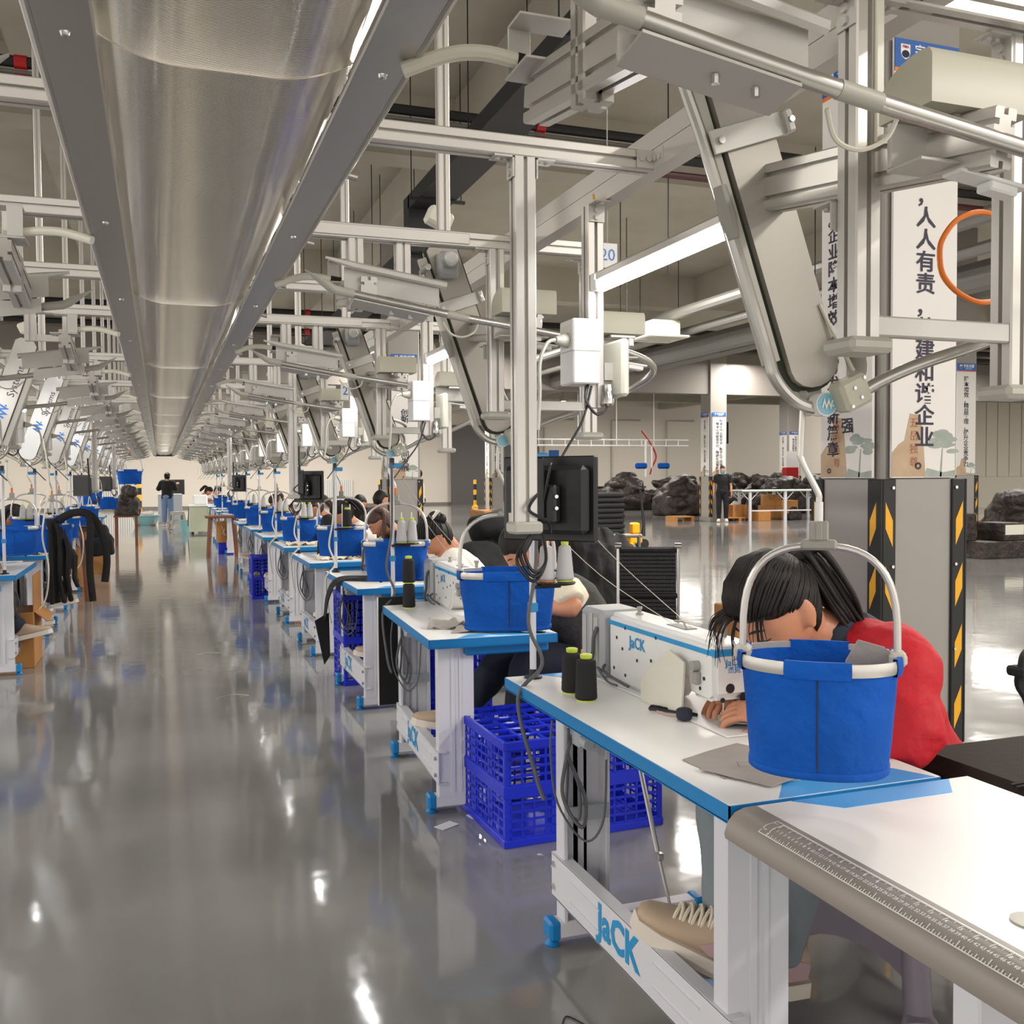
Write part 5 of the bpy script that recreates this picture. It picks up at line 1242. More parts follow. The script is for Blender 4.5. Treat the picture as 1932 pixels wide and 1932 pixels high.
# table with rounded ruler edge
t = thing('ruler_table', 'white table with grey rounded ruler edge at the bottom right corner', 'table', (1.035, 1.655, 0))
L0, W0 = 1.65, .62
MB().box(.075, W0, -L0, 0, TZ-.03, TZ+.001, .0).build('tabletop', K['ttop'], t)
sec = [(.078, TZ+.0015), (.05, TZ+.001), (.028, TZ-.006), (.012, TZ-.022), (.004, TZ-.045), (.006, TZ-.055), (.02, TZ-.06), (.078, TZ-.06)]
rub = MB().prism(sec, -L0, .0, 'xz').build('edge_moulding', mat('warm_grey_moulding', '#8d857e', .42), t, smooth=50)
# printed rule: follows the curved edge from x=.012 to .07
def on_edge(u, y):     # u: 0 at the inner line .. 1 at the outer line
    pts = [(.072, TZ+.0022), (.05, TZ+.0018), (.031, TZ-.0035), (.017, TZ-.0145)]
    k = min(u, .999)*3; i = int(k); a, b_ = pts[i], pts[i+1]; f_ = k-i
    return (a[0]+(b_[0]-a[0])*f_-.0004, y, a[1]+(b_[1]-a[1])*f_+.0008)
mb = MB()
def rline(u0, u1, y0, y1, w_=.001):
    du = .018 if abs(u1-u0) < 1e-6 else 0; dy = w_ if abs(y1-y0) < 1e-6 else 0
    if dy: mb.add([on_edge(u0, y0-dy), on_edge(u0, y0+dy), on_edge((u0+u1)/2, y0+dy), on_edge((u0+u1)/2, y0-dy), on_edge(u1, y0+dy), on_edge(u1, y0-dy)], [(0, 1, 2, 3), (3, 2, 4, 5)])
    else: mb.add([on_edge(u0-du, y0), on_edge(u0+du, y0), on_edge(u0+du, y1), on_edge(u0-du, y1)], [(0, 1, 2, 3)])
ys = -.12
rline(.14, .14, ys+.026, -1.4); rline(.92, .92, ys+.026, -1.4); rline(.14, .92, ys+.026, ys+.026); rline(.14, .92, ys+.004, ys+.004)
for k in range(105):
    y = ys-k*.01*1.15
    rline(.70 if k % 5 == 0 else .78, .92, y, y, .0009)
    for h in (.5,): rline(.84, .92, y-.00575, y-.00575, .0008)
for k in range(44*8):
    y = ys-k*.0254*1.15/8
    if y < -1.38: break
    rline(.14, .33 if k % 8 == 0 else (.27 if k % 4 == 0 else .21), y, y, .0008)
def rtext(s_, u, y, sz):
    p, q = Vector(on_edge(u, y)), Vector(on_edge(u-.08, y)); up_ = (q-p).normalized(); x_ = Vector((0, -1, 0))
    text_mb(mb, s_, frame(p+Vector((-.0004, 0, .0006)), x_, up_), sz, bold=.01)
for k in range(0, 105): rtext(str(k), .56, ys-k*.0115, .0098)
for k in range(0, 44): rtext(str(k), .38, ys-k*.02921-.004, .0098)
rtext('inch', .3, ys+.0145, .008); rtext('cm', .72, ys+.0145, .008)
mb.build('printed_rule', K['white'], rub, smooth=0, recalc=False)
MB().prism([(.16, -.003), (.235, -.075), (W0-.115, -.075), (W0-.055, -.003)], TZ+.001, TZ+.0022).build('decal', K['decal'], t, smooth=0)
MB().box(.18, W0-.02, -.36, -.03, TZ-.075, TZ-.03, .012).build('drawer', K['tedge'], t)
mb = MB().lathe([(.026, TZ+.0012), (.03, TZ+.0035), (.024, TZ+.004), (.016, TZ+.003), (0, TZ+.003)], (.165, -.58, 0), 24); mb.build('grommet', K['plastic_warm'], t)
for y in (-.42, -1.4):
    mb = MB().box(.2, .34, y-.03, y+.03, .06, TZ-.03, .004); mb.build('upright', K['frame'], t)
    mb = MB().box(.06, .6, y-.03, y+.03, .02, .07, .005); mb.build('foot_rail', K['frame'], t)
mb = MB().box(.12, .126, -1.4, -.3, .13, .26); mb.build('stretcher', K['frame'], t)
# grey sheets and cloth on the nearest table
mb = MB(); cloth_mb(mb, [(1.13, 1.99), (1.33, 2.06), (1.43, 1.86), (1.15, 1.83)], TZ, .0015, 3, .002, 6, 5); tag(mb.build('fabric_sheet', K['cloth_g'], smooth=60), 'under of two flat grey fabric sheets beneath the nearest basket', 'fabric', 'grey sheets on the nearest table')
mb = MB(); cloth_mb(mb, [(1.12, 1.90), (1.30, 1.98), (1.42, 1.80), (1.205, 1.735)], TZ+.004, .002, 5, .002, 6, 5); o = tag(mb.build('fabric_sheet', K['cloth_g'], smooth=60), 'upper of two flat grey fabric sheets beneath the nearest basket', 'fabric', 'grey sheets on the nearest table')
M_ = frame((1.255, 1.86, TZ+.0125), (.8, -.35, 0), (.35, .8, 0)); q = MB()
for a, b, c_, d in ((-.045, .045, .016, .018), (-.045, .045, -.018, -.016), (-.045, -.043, -.018, .018), (.043, .045, -.018, .018)): q.add([M_ @ Vector(p) for p in ((a, c_, 0), (b, c_, 0), (b, d, 0), (a, d, 0))], [(0, 1, 2, 3)])
q.build('printed_frame', K['black'], o, smooth=0)
mb = MB(); cloth_mb(mb, [(1.36, 2.2), (1.40, 2.27), (1.58, 2.22), (1.55, 2.06)], TZ+.003, .03, 8, .004, 16, 16); tag(mb.build('work_cloth', K['cloth_g'], smooth=60), 'crumpled grey cloth under the needle of the nearest machine', 'fabric')
mb = MB(); q = [(1.325, 2.565, TZ+.001), (1.325, 2.33, TZ+.001), (1.335, 2.33, .91), (1.33, 2.40, .935), (1.33, 2.53, .86), (1.325, 2.565, .81)]
mb.loft([[Vector(p) for p in q], [Vector(p)+Vector((.006, 0, 0)) for p in q]]); tag(mb.build('card_sheet', K['cream'], smooth=0), 'pale card leaning against the body of the nearest machine', 'card')
mb = MB(); mb.tube(bez([(1.36, 2.30, TZ+.012), (1.33, 2.34, TZ+.014), (1.30, 2.42, TZ+.01), (1.285, 2.44, TZ+.008)], 5), [.003]*5+[.004]*5+[.006]*5+[.002], 6, flat=.5); mb.tube(bez([(1.36, 2.30, TZ+.016), (1.345, 2.36, TZ+.014), (1.315, 2.43, TZ+.01), (1.30, 2.46, TZ+.008)], 5), [.003]*5+[.004]*5+[.006]*5+[.002], 6, flat=.5)
tag(mb.build('thread_snips', K['black']), 'small black thread snips lying beside the needle', 'snips')
mb = MB(); mb.tube(bez([(1.33, 2.5, TZ+.004), (1.3, 2.42, TZ+.004), (1.315, 2.35, TZ+.006), (1.36, 2.32, TZ+.01)], 5), .0035, 6, flat=.3); tag(mb.build('measuring_tape', K['pink']), 'pink measuring tape curled at the machine bed', 'tape')
mb = MB(); mb.lathe([(.018, TZ+.004), (.022, TZ+.012), (.022, TZ+.03), (.016, TZ+.034), (0, TZ+.034)], (1.325, 2.31, 0), 16); tag(mb.build('bobbin_case', K['navy']), 'small dark blue bobbin box beside the needle', 'box')
# grey cloth poking out of the nearest basket
mb = MB(); q = [(1.248, 1.537, .93), (1.296, 1.50, .93), (1.308, 1.491, 1.075), (1.296, 1.50, 1.09), (1.258, 1.529, 1.102), (1.24, 1.543, 1.06)]
mb.loft([[Vector(p) for p in q], [Vector(p)+Vector((.006, .01, 0)) for p in q]]); tag(mb.build('cloth_pieces', K['cloth_g'], smooth=30), 'grey cut cloth standing in the nearest basket', 'fabric')
# second table: crumpled grey cloths
mb = MB(); cloth_mb(mb, [(1.09, 4.12), (1.12, 4.22), (1.36, 4.14), (1.34, 4.0)], TZ, .05, 12, .004, 20, 14); tag(mb.build('work_cloth', K['cloth_g'], smooth=60), 'rear crumpled grey cloth under the second basket', 'fabric', 'grey cloth on the second table')
mb = MB(); cloth_mb(mb, [(1.16, 3.97), (1.2, 4.06), (1.55, 3.98), (1.53, 3.83)], TZ, .026, 15, .004, 20, 10); tag(mb.build('work_cloth', K['cloth_g'], smooth=60), 'front grey cloth spread along the near edge of the second table', 'fabric', 'grey cloth on the second table')
for i, (x, y) in enumerate(((1.3, 7.95), (1.28, 9.8))):
    mb = MB(); cloth_mb(mb, [(x-.12, y), (x-.1, y+.16), (x+.16, y+.1), (x+.18, y-.06)], TZ, .05, 20+i, .004, 18, 22); tag(mb.build('trim_heap', K['card' if 0 else 'cloth_c'], smooth=60), ('nearer' if i == 0 else 'farther')+' heap of beige fabric trimmings under a basket', 'fabric', 'trimmings on the farther tables')
# black strap and black panels
path = bez([(1.7, 6.17, TZ+.012), (1.45, 6.2, TZ+.012), (1.25, 6.27, TZ+.016), (1.12, 6.36, TZ+.008), (1.06, 6.44, TZ-.04), (1.03, 6.5, .62), (1.02, 6.55, .5), (1.005, 6.57, .46)], 6)
mb = MB(); n_ = len(path); mb.loft([[p+Vector((dx*(.9 if i > 25 else 0), w_, dz)) for w_, dz, dx in ((-.10*k, 0, .006), (.10*k, 0, .006), (.10*k, .006, 0), (-.10*k, .006, 0))] for i, p in enumerate(path) for k in [max(.16, 1-.86*max(0, i-n_*.45)/(n_*.55))]])
tag(mb.build('black_strap', K['cloth_k'], smooth=50), 'long black fabric strap sliding off the third table', 'strap')
mb = MB(); q = [(1.0, 6.52, .47), (1.095, 6.52, .52), (1.10, 6.52, .23), (1.06, 6.52, .17)]
mb.M = Matrix.Translation((-.045, .03, 0)); mb.loft([[Vector(p) for p in q], [Vector(p)+Vector((0, .008, 0)) for p in q]]); tag(mb.build('black_patch', K['cloth_k'], smooth=0), 'square black fabric patch hanging from the strap beside the blue crate', 'fabric')
mb = MB(); mb.box(1.055, 1.25, 4.985, 4.997, .235, .80, .003); o = tag(mb.build('black_curtain', K['cloth_k']), 'black cloth panel hanging behind the second table', 'fabric')
MB().box(1.05, 1.0545, 4.983, 4.999, .235, .80).build('white_edge', K['white'], o)
# crates
def make_crate(label, loc, rz, sx=.69, sy=.58, sz=.41, up_=True, dark=False):
    t = thing('plastic_crate', label, 'crate', loc, rz, group='blue plastic crates'); e = .022; K_ = K['crate']
    mb = MB(); mb.box(0, sx, 0, sy, 0, .012)
    for x in (0, sx-e): 
        for y in (0, sy-e): mb.box(x, x+e, y, y+e, 0, sz, .005)
    for z, h in ((0, .03), (sz*.46, .05), (sz-.035, .035)):
        mb.box(0, sx, -.004, .012, z, z+h, .003); mb.box(0, sx, sy-.012, sy+.004, z, z+h, .003); mb.box(-.004, .012, 0, sy, z, z+h, .003); mb.box(sx-.012, sx+.004, 0, sy, z, z+h, .003)
    mb.build('frame', K_, t)
    for face in range(4):
        mb = MB(); L = sx if face < 2 else sy; n = int(L/.052)
        def bar(u0, u1, z0, z1, d=.006):
            if face == 0: mb.box(u0, u1, .001, .001+d, z0, z1)
            elif face == 1: mb.box(u0, u1, sy-.001-d, sy-.001, z0, z1)
            elif face == 2: mb.box(.001, .001+d, u0, u1, z0, z1)
            else: mb.box(sx-.001-d, sx-.001, u0, u1, z0, z1)
        for k in range(n+1):
            u = e+(L-2*e)*k/n; bar(u-.004, u+.004, .02, sz-.02)
            if k in (n//3, 2*n//3): bar(u-.026, u+.026, .02, sz-.02, .008)
        for k in range(1, 12):
            z = sz*k/12; bar(.01, L-.01, z-.005, z+.005)
        mb.build('lattice_side', K_, t, smooth=0)
    mb = MB()
    if up_:
        for k in range(9): mb.box(.01+(sx-.02)*k/8-.006, .01+(sx-.02)*k/8+.006, .005, sy-.005, sz-.014, sz-.004)
        for k in range(7): mb.box(.005, sx-.005, .01+(sy-.02)*k/6-.012, .01+(sy-.02)*k/6+.012, sz-.012, sz-.003)
        mb.box(.05, sx-.05, .05, sy-.05, sz-.013, sz-.006) if 0 else None
        mb.build('lattice_top', K_, t, smooth=0)
    return t
make_crate('large blue lattice crate on the floor behind the nearest table', (1.215, 3.47, 0), math.radians(2))
make_crate('tall dark blue crate standing under the third table', (1.16, 6.62, 0), 0, .32, .42, .62)
make_crate('blue crate half hidden under the second table behind the black cloth', (1.3, 5.05, 0), 0, .4, .3, .5)
make_crate('small blue crate between far table legs, grey ball in front of it', (1.0, 11.85, .0), 0, .26, .4, .5)
tag(MB().lathe([(.0, -.04), (.028, -.028), (.04, 0), (.028, .028), (0, .04)], (1.05, 11.78, .3), 16).build('weight_ball', K['cable']), 'grey round weight hanging before the small far crate', 'weight')
# paper scraps on the floor
for i, (x, y, a) in enumerate(((1.075, 3.79, .5), (1.235, 3.86, .2))):
    mb = MB(); mb.M = Matrix.Translation((x, y, .001)) @ Matrix.Rotation(a, 4, 'Z'); mb.box(-.045, .045, -.025, .03, 0, .0015); tag(mb.build('paper_scrap', K['white'], smooth=0), ('left' if i == 0 else 'right')+' grey paper scrap on the floor before the blue crate', 'paper', 'paper scraps')
for i, (x, y, s_) in enumerate(((.35, 8.3, .09), (.42, 6.6, .1), (.98, 2.3, .03), (.62, 1.9, .02))):
    tag(MB().tube(bez([(x-s_, y-s_*.6, .003), (x, y+.02, .003), (x+s_, y-.04, .003), (x+s_*.5, y-s_, .003)], 5), .002, 5).build('thread_end', K['cable_w' if i < 2 else 'black']), ['pale thread end lying in the aisle past the third table', 'pale curled thread end lying in the aisle before the second table', 'dark lint on the floor beside the nearest table foot', 'dark lint on the floor near the bottom edge of the frame'][i], 'thread')
# stools
def make_stool(label, loc, rz=0, h=.45, s=.2, m_='stool', group=None):
    t = thing('plastic_stool', label, 'stool', loc, rz, group)
    k = s*.72
    mb = MB().box(-k-.015, k+.015, -k-.015, k+.015, h-.03, h, .02); mb.build('seat', K[m_], t)
    for a in (-1, 1):
        for b in (-1, 1):
            mb = MB(); mb.tube([(a*s*1.08, b*s*1.08, 0), (a*s*1.06, b*s*1.06, .02), (a*s*.97, b*s*.97, .04), (a*k*.98, b*k*.98, h-.02)], [.05, .048, .036, .032], 14); mb.build('leg', K[m_], t)
    for q in range(4):
        mb = MB(); mb.M = Matrix.Rotation(q*PI/2, 4, 'Z')
        def X(z): return s*.97+(k*.98-s*.97)*z/h
        for z0, z1, arch in ((.15, .25, 1), (h-.1, h-.02, 0)):
            top_ = [(-X(z1), z1), (X(z1), z1)]; lo = [(X(z0)*math.cos(a)*1.0, z0-.09+.09*math.sin(a)) for a in [PI*i/10 for i in range(11)]] if arch else [(X(z0), z0), (-X(z0), z0)]
            poly = top_+lo
            mb.loft([[(x, -(X(z)+.006), z) for x, z in poly], [(x, -(X(z)-.006), z) for x, z in poly]])
        mb.build('skirt_panel', K[m_], t, smooth=30)
    return t
make_stool('mauve grey plastic stool under the worker in red', (1.93, 2.2, 0), .3, group='plastic stools')
for i, (x, y) in enumerate(((2.02, 4.32), (2.06, 6.25), (2.12, 8.1), (2.1, 9.8), (2.06, 11.6), (2.0, 14.7))): make_stool(ORD[i+1]+' plastic stool from the camera under a seated worker on the right', (x, y, 0), 0, group='plastic stools')
for i, (x, y) in enumerate(((-1.68, 10.1), (-1.72, 8.15))): make_stool(('farther' if i == 0 else 'nearer')+' plastic stool under a seated worker on the left', (x, y, 0), 0, group='plastic stools')
make_stool('grey plastic stool standing behind the woman at the end of the aisle', (.45, 29.6, 0), .2, .5, .2, 'plastic_grey', 'plastic stools')
for x, y, nm in ((2.5, 12.6, 'stool under the short-haired worker looking right'), (3.0, 14.3, 'stool under the hooded worker by the banner column'), (.95, 29.6, 'stool under the nearer of the two far workers'), (1.25, 30.4, 'stool under the farther of the two far workers')): make_stool(nm, (x, y, 0), 0, group='plastic stools')
# mesh-back chair
t = thing('office_chair', 'black mesh-back office chair with chrome tubes behind the nearest machine', 'chair', (2.82, 5.35, 0), math.radians(-25))
def bk(x, z): return (x, .02+.12*(z-.5), z)
mb = MB()
for k in range(22):
    z = .47+.5*k/21; mb.tube([bk(-.17, z), bk(.17, z)], .0035, 4)
for k in range(18):
    x = -.17+.34*k/17; mb.tube([bk(x, .46), bk(x, .98)], .0022, 4)
mb.loft([[bk(-.17, z), bk(.17, z), Vector(bk(.17, z))+Vector((0, .002, 0)), Vector(bk(-.17, z))+Vector((0, .002, 0))] for z in (.46, .98)])
mb.build('mesh_back', K['black'], t)
mb = MB()
for z in (.47, .68, .96): mb.tube([bk(-.175, z), bk(.175, z)], .016, 8)
mb.build('back_bar', K['rubber'], t)
for x in (-.185, .185): MB().tube([(x, -.38, .42), (x, -.05, .41), bk(x, .46), bk(x, .99)], .011, 10).build('frame_tube', K['steel'], t)
mb = MB()
for x in (-.185, .185): mb.lathe([(.02, -.02), (.02, .02)], (x, bk(0, .985)[1], .985), 12, axis=0)
mb.build('end_cap', K['steel'], t)
MB().box(-.18, .18, -.4, .0, .4, .43, .02).build('seat', K['rubber'], t)
MB().cyl((0, -.2, .08), (0, -.2, .4), .025).build('column', K['steel'], t)
for k in range(5):
    a = 2*PI*k/5; leg = MB().tube([(0, -.2, .1), (.26*math.cos(a), -.2+.26*math.sin(a), .06)], [.022, .014], 8).build('leg', K['black'], t)
    MB().lathe([(.025, -.01), (.025, .01)], (.26*math.cos(a), -.2+.26*math.sin(a), .026), 12, axis=1).build('caster', K['black'], leg)
# dark slab of stacked pads behind the worker, right edge
t = thing('padded_board', 'dark brown padded board with stitched seams at the right edge behind the worker', 'board', (1.72, 1.05, 0))
mb = MB(); mb.box(0, 1.25, 0, .88, .66, .745, .03); mb.build('pad', K['leather'], t)
mb = MB(); mb.tube(bez([(0.0, .55, .7465), (.4, .57, .7475), (.8, .6, .7475), (1.2, .65, .746)], 6), .004, 6); mb.tube(bez([(0.0, .535, .7465), (.4, .555, .7475), (.8, .585, .7475), (1.2, .635, .746)], 6), .003, 6); mb.build('seam', K['black'], t)
for x in (.12, .78):
    for y in (.1, .75): MB().box(x-.02, x+.02, y-.02, y+.02, 0, .62).build('leg', K['pipe_g'], t)
mb = MB(); mb.tube(bez([(3.25, 2.95, .0), (3.22, 2.9, .35), (3.19, 2.88, .52), (3.16, 2.9, .6), (3.15, 2.88, .66), (3.19, 2.9, .7), (3.3, 2.95, .66), (3.36, 3.0, .0)], 6), .03, 8, flat=.5); mb.box(3.11, 3.17, 2.85, 2.93, .63, .67, .01)
tag(mb.build('strap_bundle', K['cloth_k']), 'black strap bundle standing up at the right edge of the frame', 'strap')
# cardboard box behind the machine
mb = MB().box(2.06, 2.3, 3.2, 3.36, 0, .915, .004); o = tag(mb.build('cardboard_box', K['card']), 'printed brown cardboard box behind the head of the worker in red', 'box')
mb = MB()
for z in (.84, .78, .73): mb.box(2.075, 2.15, 3.197, 3.1995, z, z+.03)
mb.build('box_print', K['leather'], o, smooth=0)
# heap of black garments behind the second worker
def heap(name, label, cat, c, r, n, seed, m_, wr=.05, sc=6, voxel=.04, group=None, flat=1.):
    rr = random.Random(seed); q = MB()
    for k in range(n):
        z = rr.uniform(.0, 1); f = 1-.55*z
        ell(q, (c[0]+rr.uniform(-1, 1)*r[0]*f*.7, c[1]+rr.uniform(-1, 1)*r[1]*f*.7, .0+z*r[2]*.8+.1*r[2]), (r[0]*.42, r[1]*.42, r[2]*.17*flat), Euler((rr.uniform(-.3, .3), rr.uniform(-.3, .3), rr.uniform(0, 6))).to_matrix(), 12, 8)
    q.box(c[0]-r[0]*.8, c[0]+r[0]*.8, c[1]-r[1]*.8, c[1]+r[1]*.8, .01, r[2]*.5)
    v_, f_ = remesh(q, voxel, 2, wr, sc, seed); o = MB(); o.add([Vector((p.x, p.y, max(.0, p.z))) for p in v_], f_)
    return tag(o.build(name, m_, smooth=180, recalc=False), label, cat, group)
# draped black jackets on a rack
q = MB()
for k in range(15):
    x = 2.72+k*.036; b_ = .42+.05*math.sin(k*2.1); tpz = 1.12-.012*k+.02*math.sin(k*1.7)
    q.loft([[(x+dx*s_, 6.45+dy*s_*d_, z) for dx, dy in ((-.02, -.2), (.02, -.2), (.024, 0), (.02, .2), (-.02, .2), (-.024, 0))] for z, s_, d_ in ((b_, 1.25, 1.2), (b_+.3, 1.1, 1.15), (tpz-.12, 1., 1.), (tpz, .8, .5))])
v_, f_ = remesh(q, .014, 2, .012, 9, 4); o = MB(); o.add(v_, f_)
jr = thing('jacket_rack', 'low steel rack carrying the black garments', 'rack', (2.98, 6.45, 0))
MB().cyl((-.36, 0, 1.0), (.36, 0, .98), .014).build('bar', K['pipe_g'], jr)
for x in (-.34, .34): MB().tube([(x, 0, .99), (x, 0, .0)], .014, 8).build('leg', K['pipe_g'], jr)
for x in (-.34, .34): MB().box(x-.02, x+.02, -.2, .2, 0, .03).build('foot', K['pipe_g'], jr)
tag(o.build('black_garments', K['cloth_k'], smooth=180, recalc=False), 'row of black garments hanging behind the second worker', 'clothes', kind='stuff')
heap('fabric_heap', 'heap of black fabric with brown card on it behind the worker in white', 'fabric', (3.1, 8.9), (.75, .8, 1.05), 26, 5, K['cloth_k'], .03, 5, .03)
mb = MB().box(2.9, 3.7, 8.85, 9.3, 1.02, 1.1, .01); tag(mb.build('cardboard_sheet', K['card']), 'flat brown cardboard lying on the black fabric heap', 'cardboard')
# folded black stack on a pallet jack
for k in range(9): tag(MB().box(7.5+.02*(k % 3), 8.42-.015*(k % 2), 16.9, 17.6, .22+k*.1, .315+k*.1, .03).build('folded_fabric', K['cloth_k']), ORD[k]+' folded black bundle from the bottom of the stack on the pallet truck', 'fabric', 'folded bundles on the pallet truck')
mb = MB().box(7.5, 8.45, 16.9, 17.6, .17, .22)
for y in (16.95, 17.2, 17.5): mb.box(7.5, 8.45, y, y+.08, .05, .17)
tag(mb.build('pallet', K['card'], smooth=0), 'wooden pallet under the folded black stack', 'pallet')
t = thing('pallet_truck', 'yellow hand pallet truck with tall black handle', 'pallet truck', (8.85, 17.1, 0))
mb = MB().box(-.3, -.05, -.18, .18, .12, .3, .03); mb.box(-.22, -.06, -.1, .1, .3, .52, .03); mb.box(-1.3, -.25, -.2, -.06, .08, .14, .01); mb.box(-1.3, -.25, .06, .2, .08, .14, .01); mb.build('body', K['yellow'], t)
MB().lathe([(.1, -.1), (.1, .1)], (.02, 0, .1), 20, axis=1).build('wheel', K['rubber'], t)
MB().tube([(.04, 0, .25), (.06, 0, .45), (-.02, 0, 1.2)], [.05, .03, .022], 8).build('handle', K['black'], t)
MB().tube(bez([(-.02, -.1, 1.2), (-.03, -.1, 1.32), (-.03, .1, 1.32), (-.02, .1, 1.2)], 5, loop=True), .018, 8, loop=True).build('grip', K['black'], t)
# threads running down to the nearest machine
for i, (a, b) in enumerate((((1.16, 2.99, 1.30), (1.42, 2.55, .985)), ((1.16, 3.01, 1.46), (1.43, 2.45, .985)), ((1.165, 5.1, 1.48), (1.40, 4.7, .985)), ((1.165, 5.1, 1.5), (1.45, 4.6, .985)))):
    tag(MB().tube(bez([a, (Vector(a)+Vector(b))/2+Vector((0, 0, -.03)), b], 5), .0012, 4).build('sewing_thread', K['cable_w']), ['lower thread to the nearest machine', 'upper thread to the nearest machine', 'lower thread to the second machine', 'upper thread to the second machine'][i], 'thread')
# grey power cables dropping from the service posts to the tables
for i, y in enumerate((3.0, 5.1, 6.95, 8.85, 10.65)):
    tb_ = [(1.155, y-.02, 1.5), (1.145, y-.05, 1.15), (1.11, y-.07, .95), (1.145, y-.1, .82), (1.075 if i else 1.05, y-.13, .72), (1.08, y-.2, .5), (1.09, y-.25, .43)]
    tag(MB().tube(bez(tb_, 7), .0065, 8).build('power_cable', K['cable'] if i < 2 else K['cable_w']), ORD[i]+' grey cable from the camera drooping past a table edge on the right', 'cable', 'drooping power cables')
# ---------------------------------------------------------------- far hall, left row and end of the aisle
bagk = K['bag']
HP = [(20.5, 41.5, 1.3, 1.0, 1.55), (23.4, 41.5, 1.4, 1.0, 1.45), (17.8, 31.2, 1.1, .8, 1.35), (20.2, 32.6, 1.0, .8, 1.25), (22.4, 31.5, 1.2, .9, 1.3), (24.6, 31.8, 1.3, .9, 1.55), (26.2, 40.5, 1.3, 1.0, 1.5), (18.6, 37.5, 1.3, .9, 1.35), (20.7, 37.0, 1.3, .9, 1.3), (22.9, 36.5, 1.3, .9, 1.4), (25.0, 36.0, 1.3, .9, 1.45)]
for i, (x, y, a, b, h) in enumerate(HP):
    heap('bag_heap', ORD[i]+' heap of black wrapped bundles in the row along the far wall', 'bundles', (x, y), (a, b, h), 40, 30+i, bagk, .05, 3.2, .07, 'black heaps along the far wall', .8)
heap('bag_heap', 'black wrapped heap on a blue pallet at the right edge of the hall', 'bundles', (15.1, 13.9), (.75, .6, 1.05), 40, 50, bagk, .035, 5, .05)
mb = MB().box(14.4, 15.9, 13.2, 14.5, .1, .16)
for x in (14.4, 15.05, 15.7): mb.box(x, x+.2, 13.2, 14.5, 0, .1)
tag(mb.build('pallet', K['crate'], smooth=0), 'blue plastic pallet under the black heap at the right edge', 'pallet')
for i, (x0, x1, y0, z0, z1, m_, nm) in enumerate(((12.9, 13.9, 12.6, 0, .28, 'bag', 'long black carton on the floor at the right column'), (13.5, 13.95, 12.75, .28, .58, 'bag', 'black carton with pale label standing on the long carton'), (12.6, 13.15, 13.0, .28, .75, 'bag', 'dark carton stacked at the left of the column'), (14.2, 15.2, 15.2, 0, 1.15, 'card', 'large brown carton beyond the black heap'), (15.0, 16.4, 16.8, 0, 1.35, 'white', 'white counter behind the brown carton'))):
    o = tag(MB().box(x0, x1, y0, y0+.6, z0, z1, .01).build('carton', K[m_]), nm, 'box')
    if i == 1: MB().box(x0+.02, x1-.02, y0-.004, y0, z0+.1, z1-.03).build('pale_label', K['cream'], o)
t = thing('post_stand', 'black post with round clamp above the cartons at the right edge', 'stand', (17.0, 17.5, 0))
MB().box(-.06, .06, -.06, .06, 0, 2.0, .01).build('post', K['black'], t); MB().tube([(-.4+.16*math.cos(k*PI/8), 0, 2.0+.16*math.sin(k*PI/8)) for k in range(16)], .03, 6, loop=True).build('ring', K['black'], t); MB().cyl((-.3, 0, 2.0), (.5, 0, 2.0), .05, n=8).build('arm', K['cream'], t)
# table with white legs and cartons beside the masked man
t = thing('packing_table', 'pale topped packing table with white braced legs right of the masked man', 'table', (18.6, 26.4, 0), math.radians(-8))
MB().box(-1.5, 1.5, -.45, .45, .92, .97, .01).build('top', K['green_t'], t)
for x in (-1.2, 0, 1.2):
    for y in (-.38, .38):
        leg = MB().box(x-.04, x+.04, y-.04, y+.04, 0, .92).build('leg', K['frame'], t)
        MB().tube([(x-.28, y, .9), (x, y, .62)], .015, 6).build('brace', K['frame'], leg); MB().tube([(x+.28, y, .9), (x, y, .62)], .015, 6).build('brace', K['frame'], leg)
MB().box(-1.2, 1.2, -.4, -.36, .3, .34).build('rail', K['frame'], t)
for i, (x, y, w_, h, z) in enumerate(((17.0, 26.6, .55, .38, .12), (17.55, 26.0, .45, .3, 0), (18.3, 26.7, .6, .45, .0), (18.4, 26.7, .5, .35, .451), (19.2, 27.0, .55, .6, 0))):
    o = tag(MB().box(x, x+w_, y, y+.45, z, z+h, .008).build('carton', K['card']), ['open brown carton on the pallet behind the masked man', 'small brown carton on the floor left of the packing table', 'lower brown carton under the packing table', 'upper brown carton under the packing table', 'tall brown carton under the right half of the packing table'][i], 'box', 'brown cartons around the packing table')
mb = MB().box(16.5, 17.9, 26.4, 27.2, .08, .12); [mb.box(x, x+.1, 26.4, 27.2, 0, .08) for x in (16.5, 17.1, 17.8)]
tag(mb.build('pallet', K['card'], smooth=0), 'low wooden pallet behind the masked man', 'pallet')
mb = MB().box(15.1, 15.8, 26.9, 27.5, .12, .16); [mb.box(x, x+.1, 26.9, 27.5, 0, .12) for x in (15.1, 15.7)]
tag(mb.build('pallet', K['card'], smooth=0), 'small wooden pallet left of the far column', 'pallet')
t = thing('fire_extinguisher', 'red fire extinguisher box on the floor by the far column', 'extinguisher', (16.75, 27.2, 0)); MB().box(-.14, .14, -.1, .1, 0, .85, .03).build('box', K['redp'], t)
heap('scrap_pile', 'white plastic wrap on the open carton behind the masked man', 'wrap', (17.25, 26.8), (.25, .2, .62), 10, 70, K['white'], .03, 9, .035)
heap('bag_pile', 'black bag pile under the packing table', 'bags', (18.95, 26.2), (.28, .22, .4), 10, 71, bagk, .03, 9, .035)
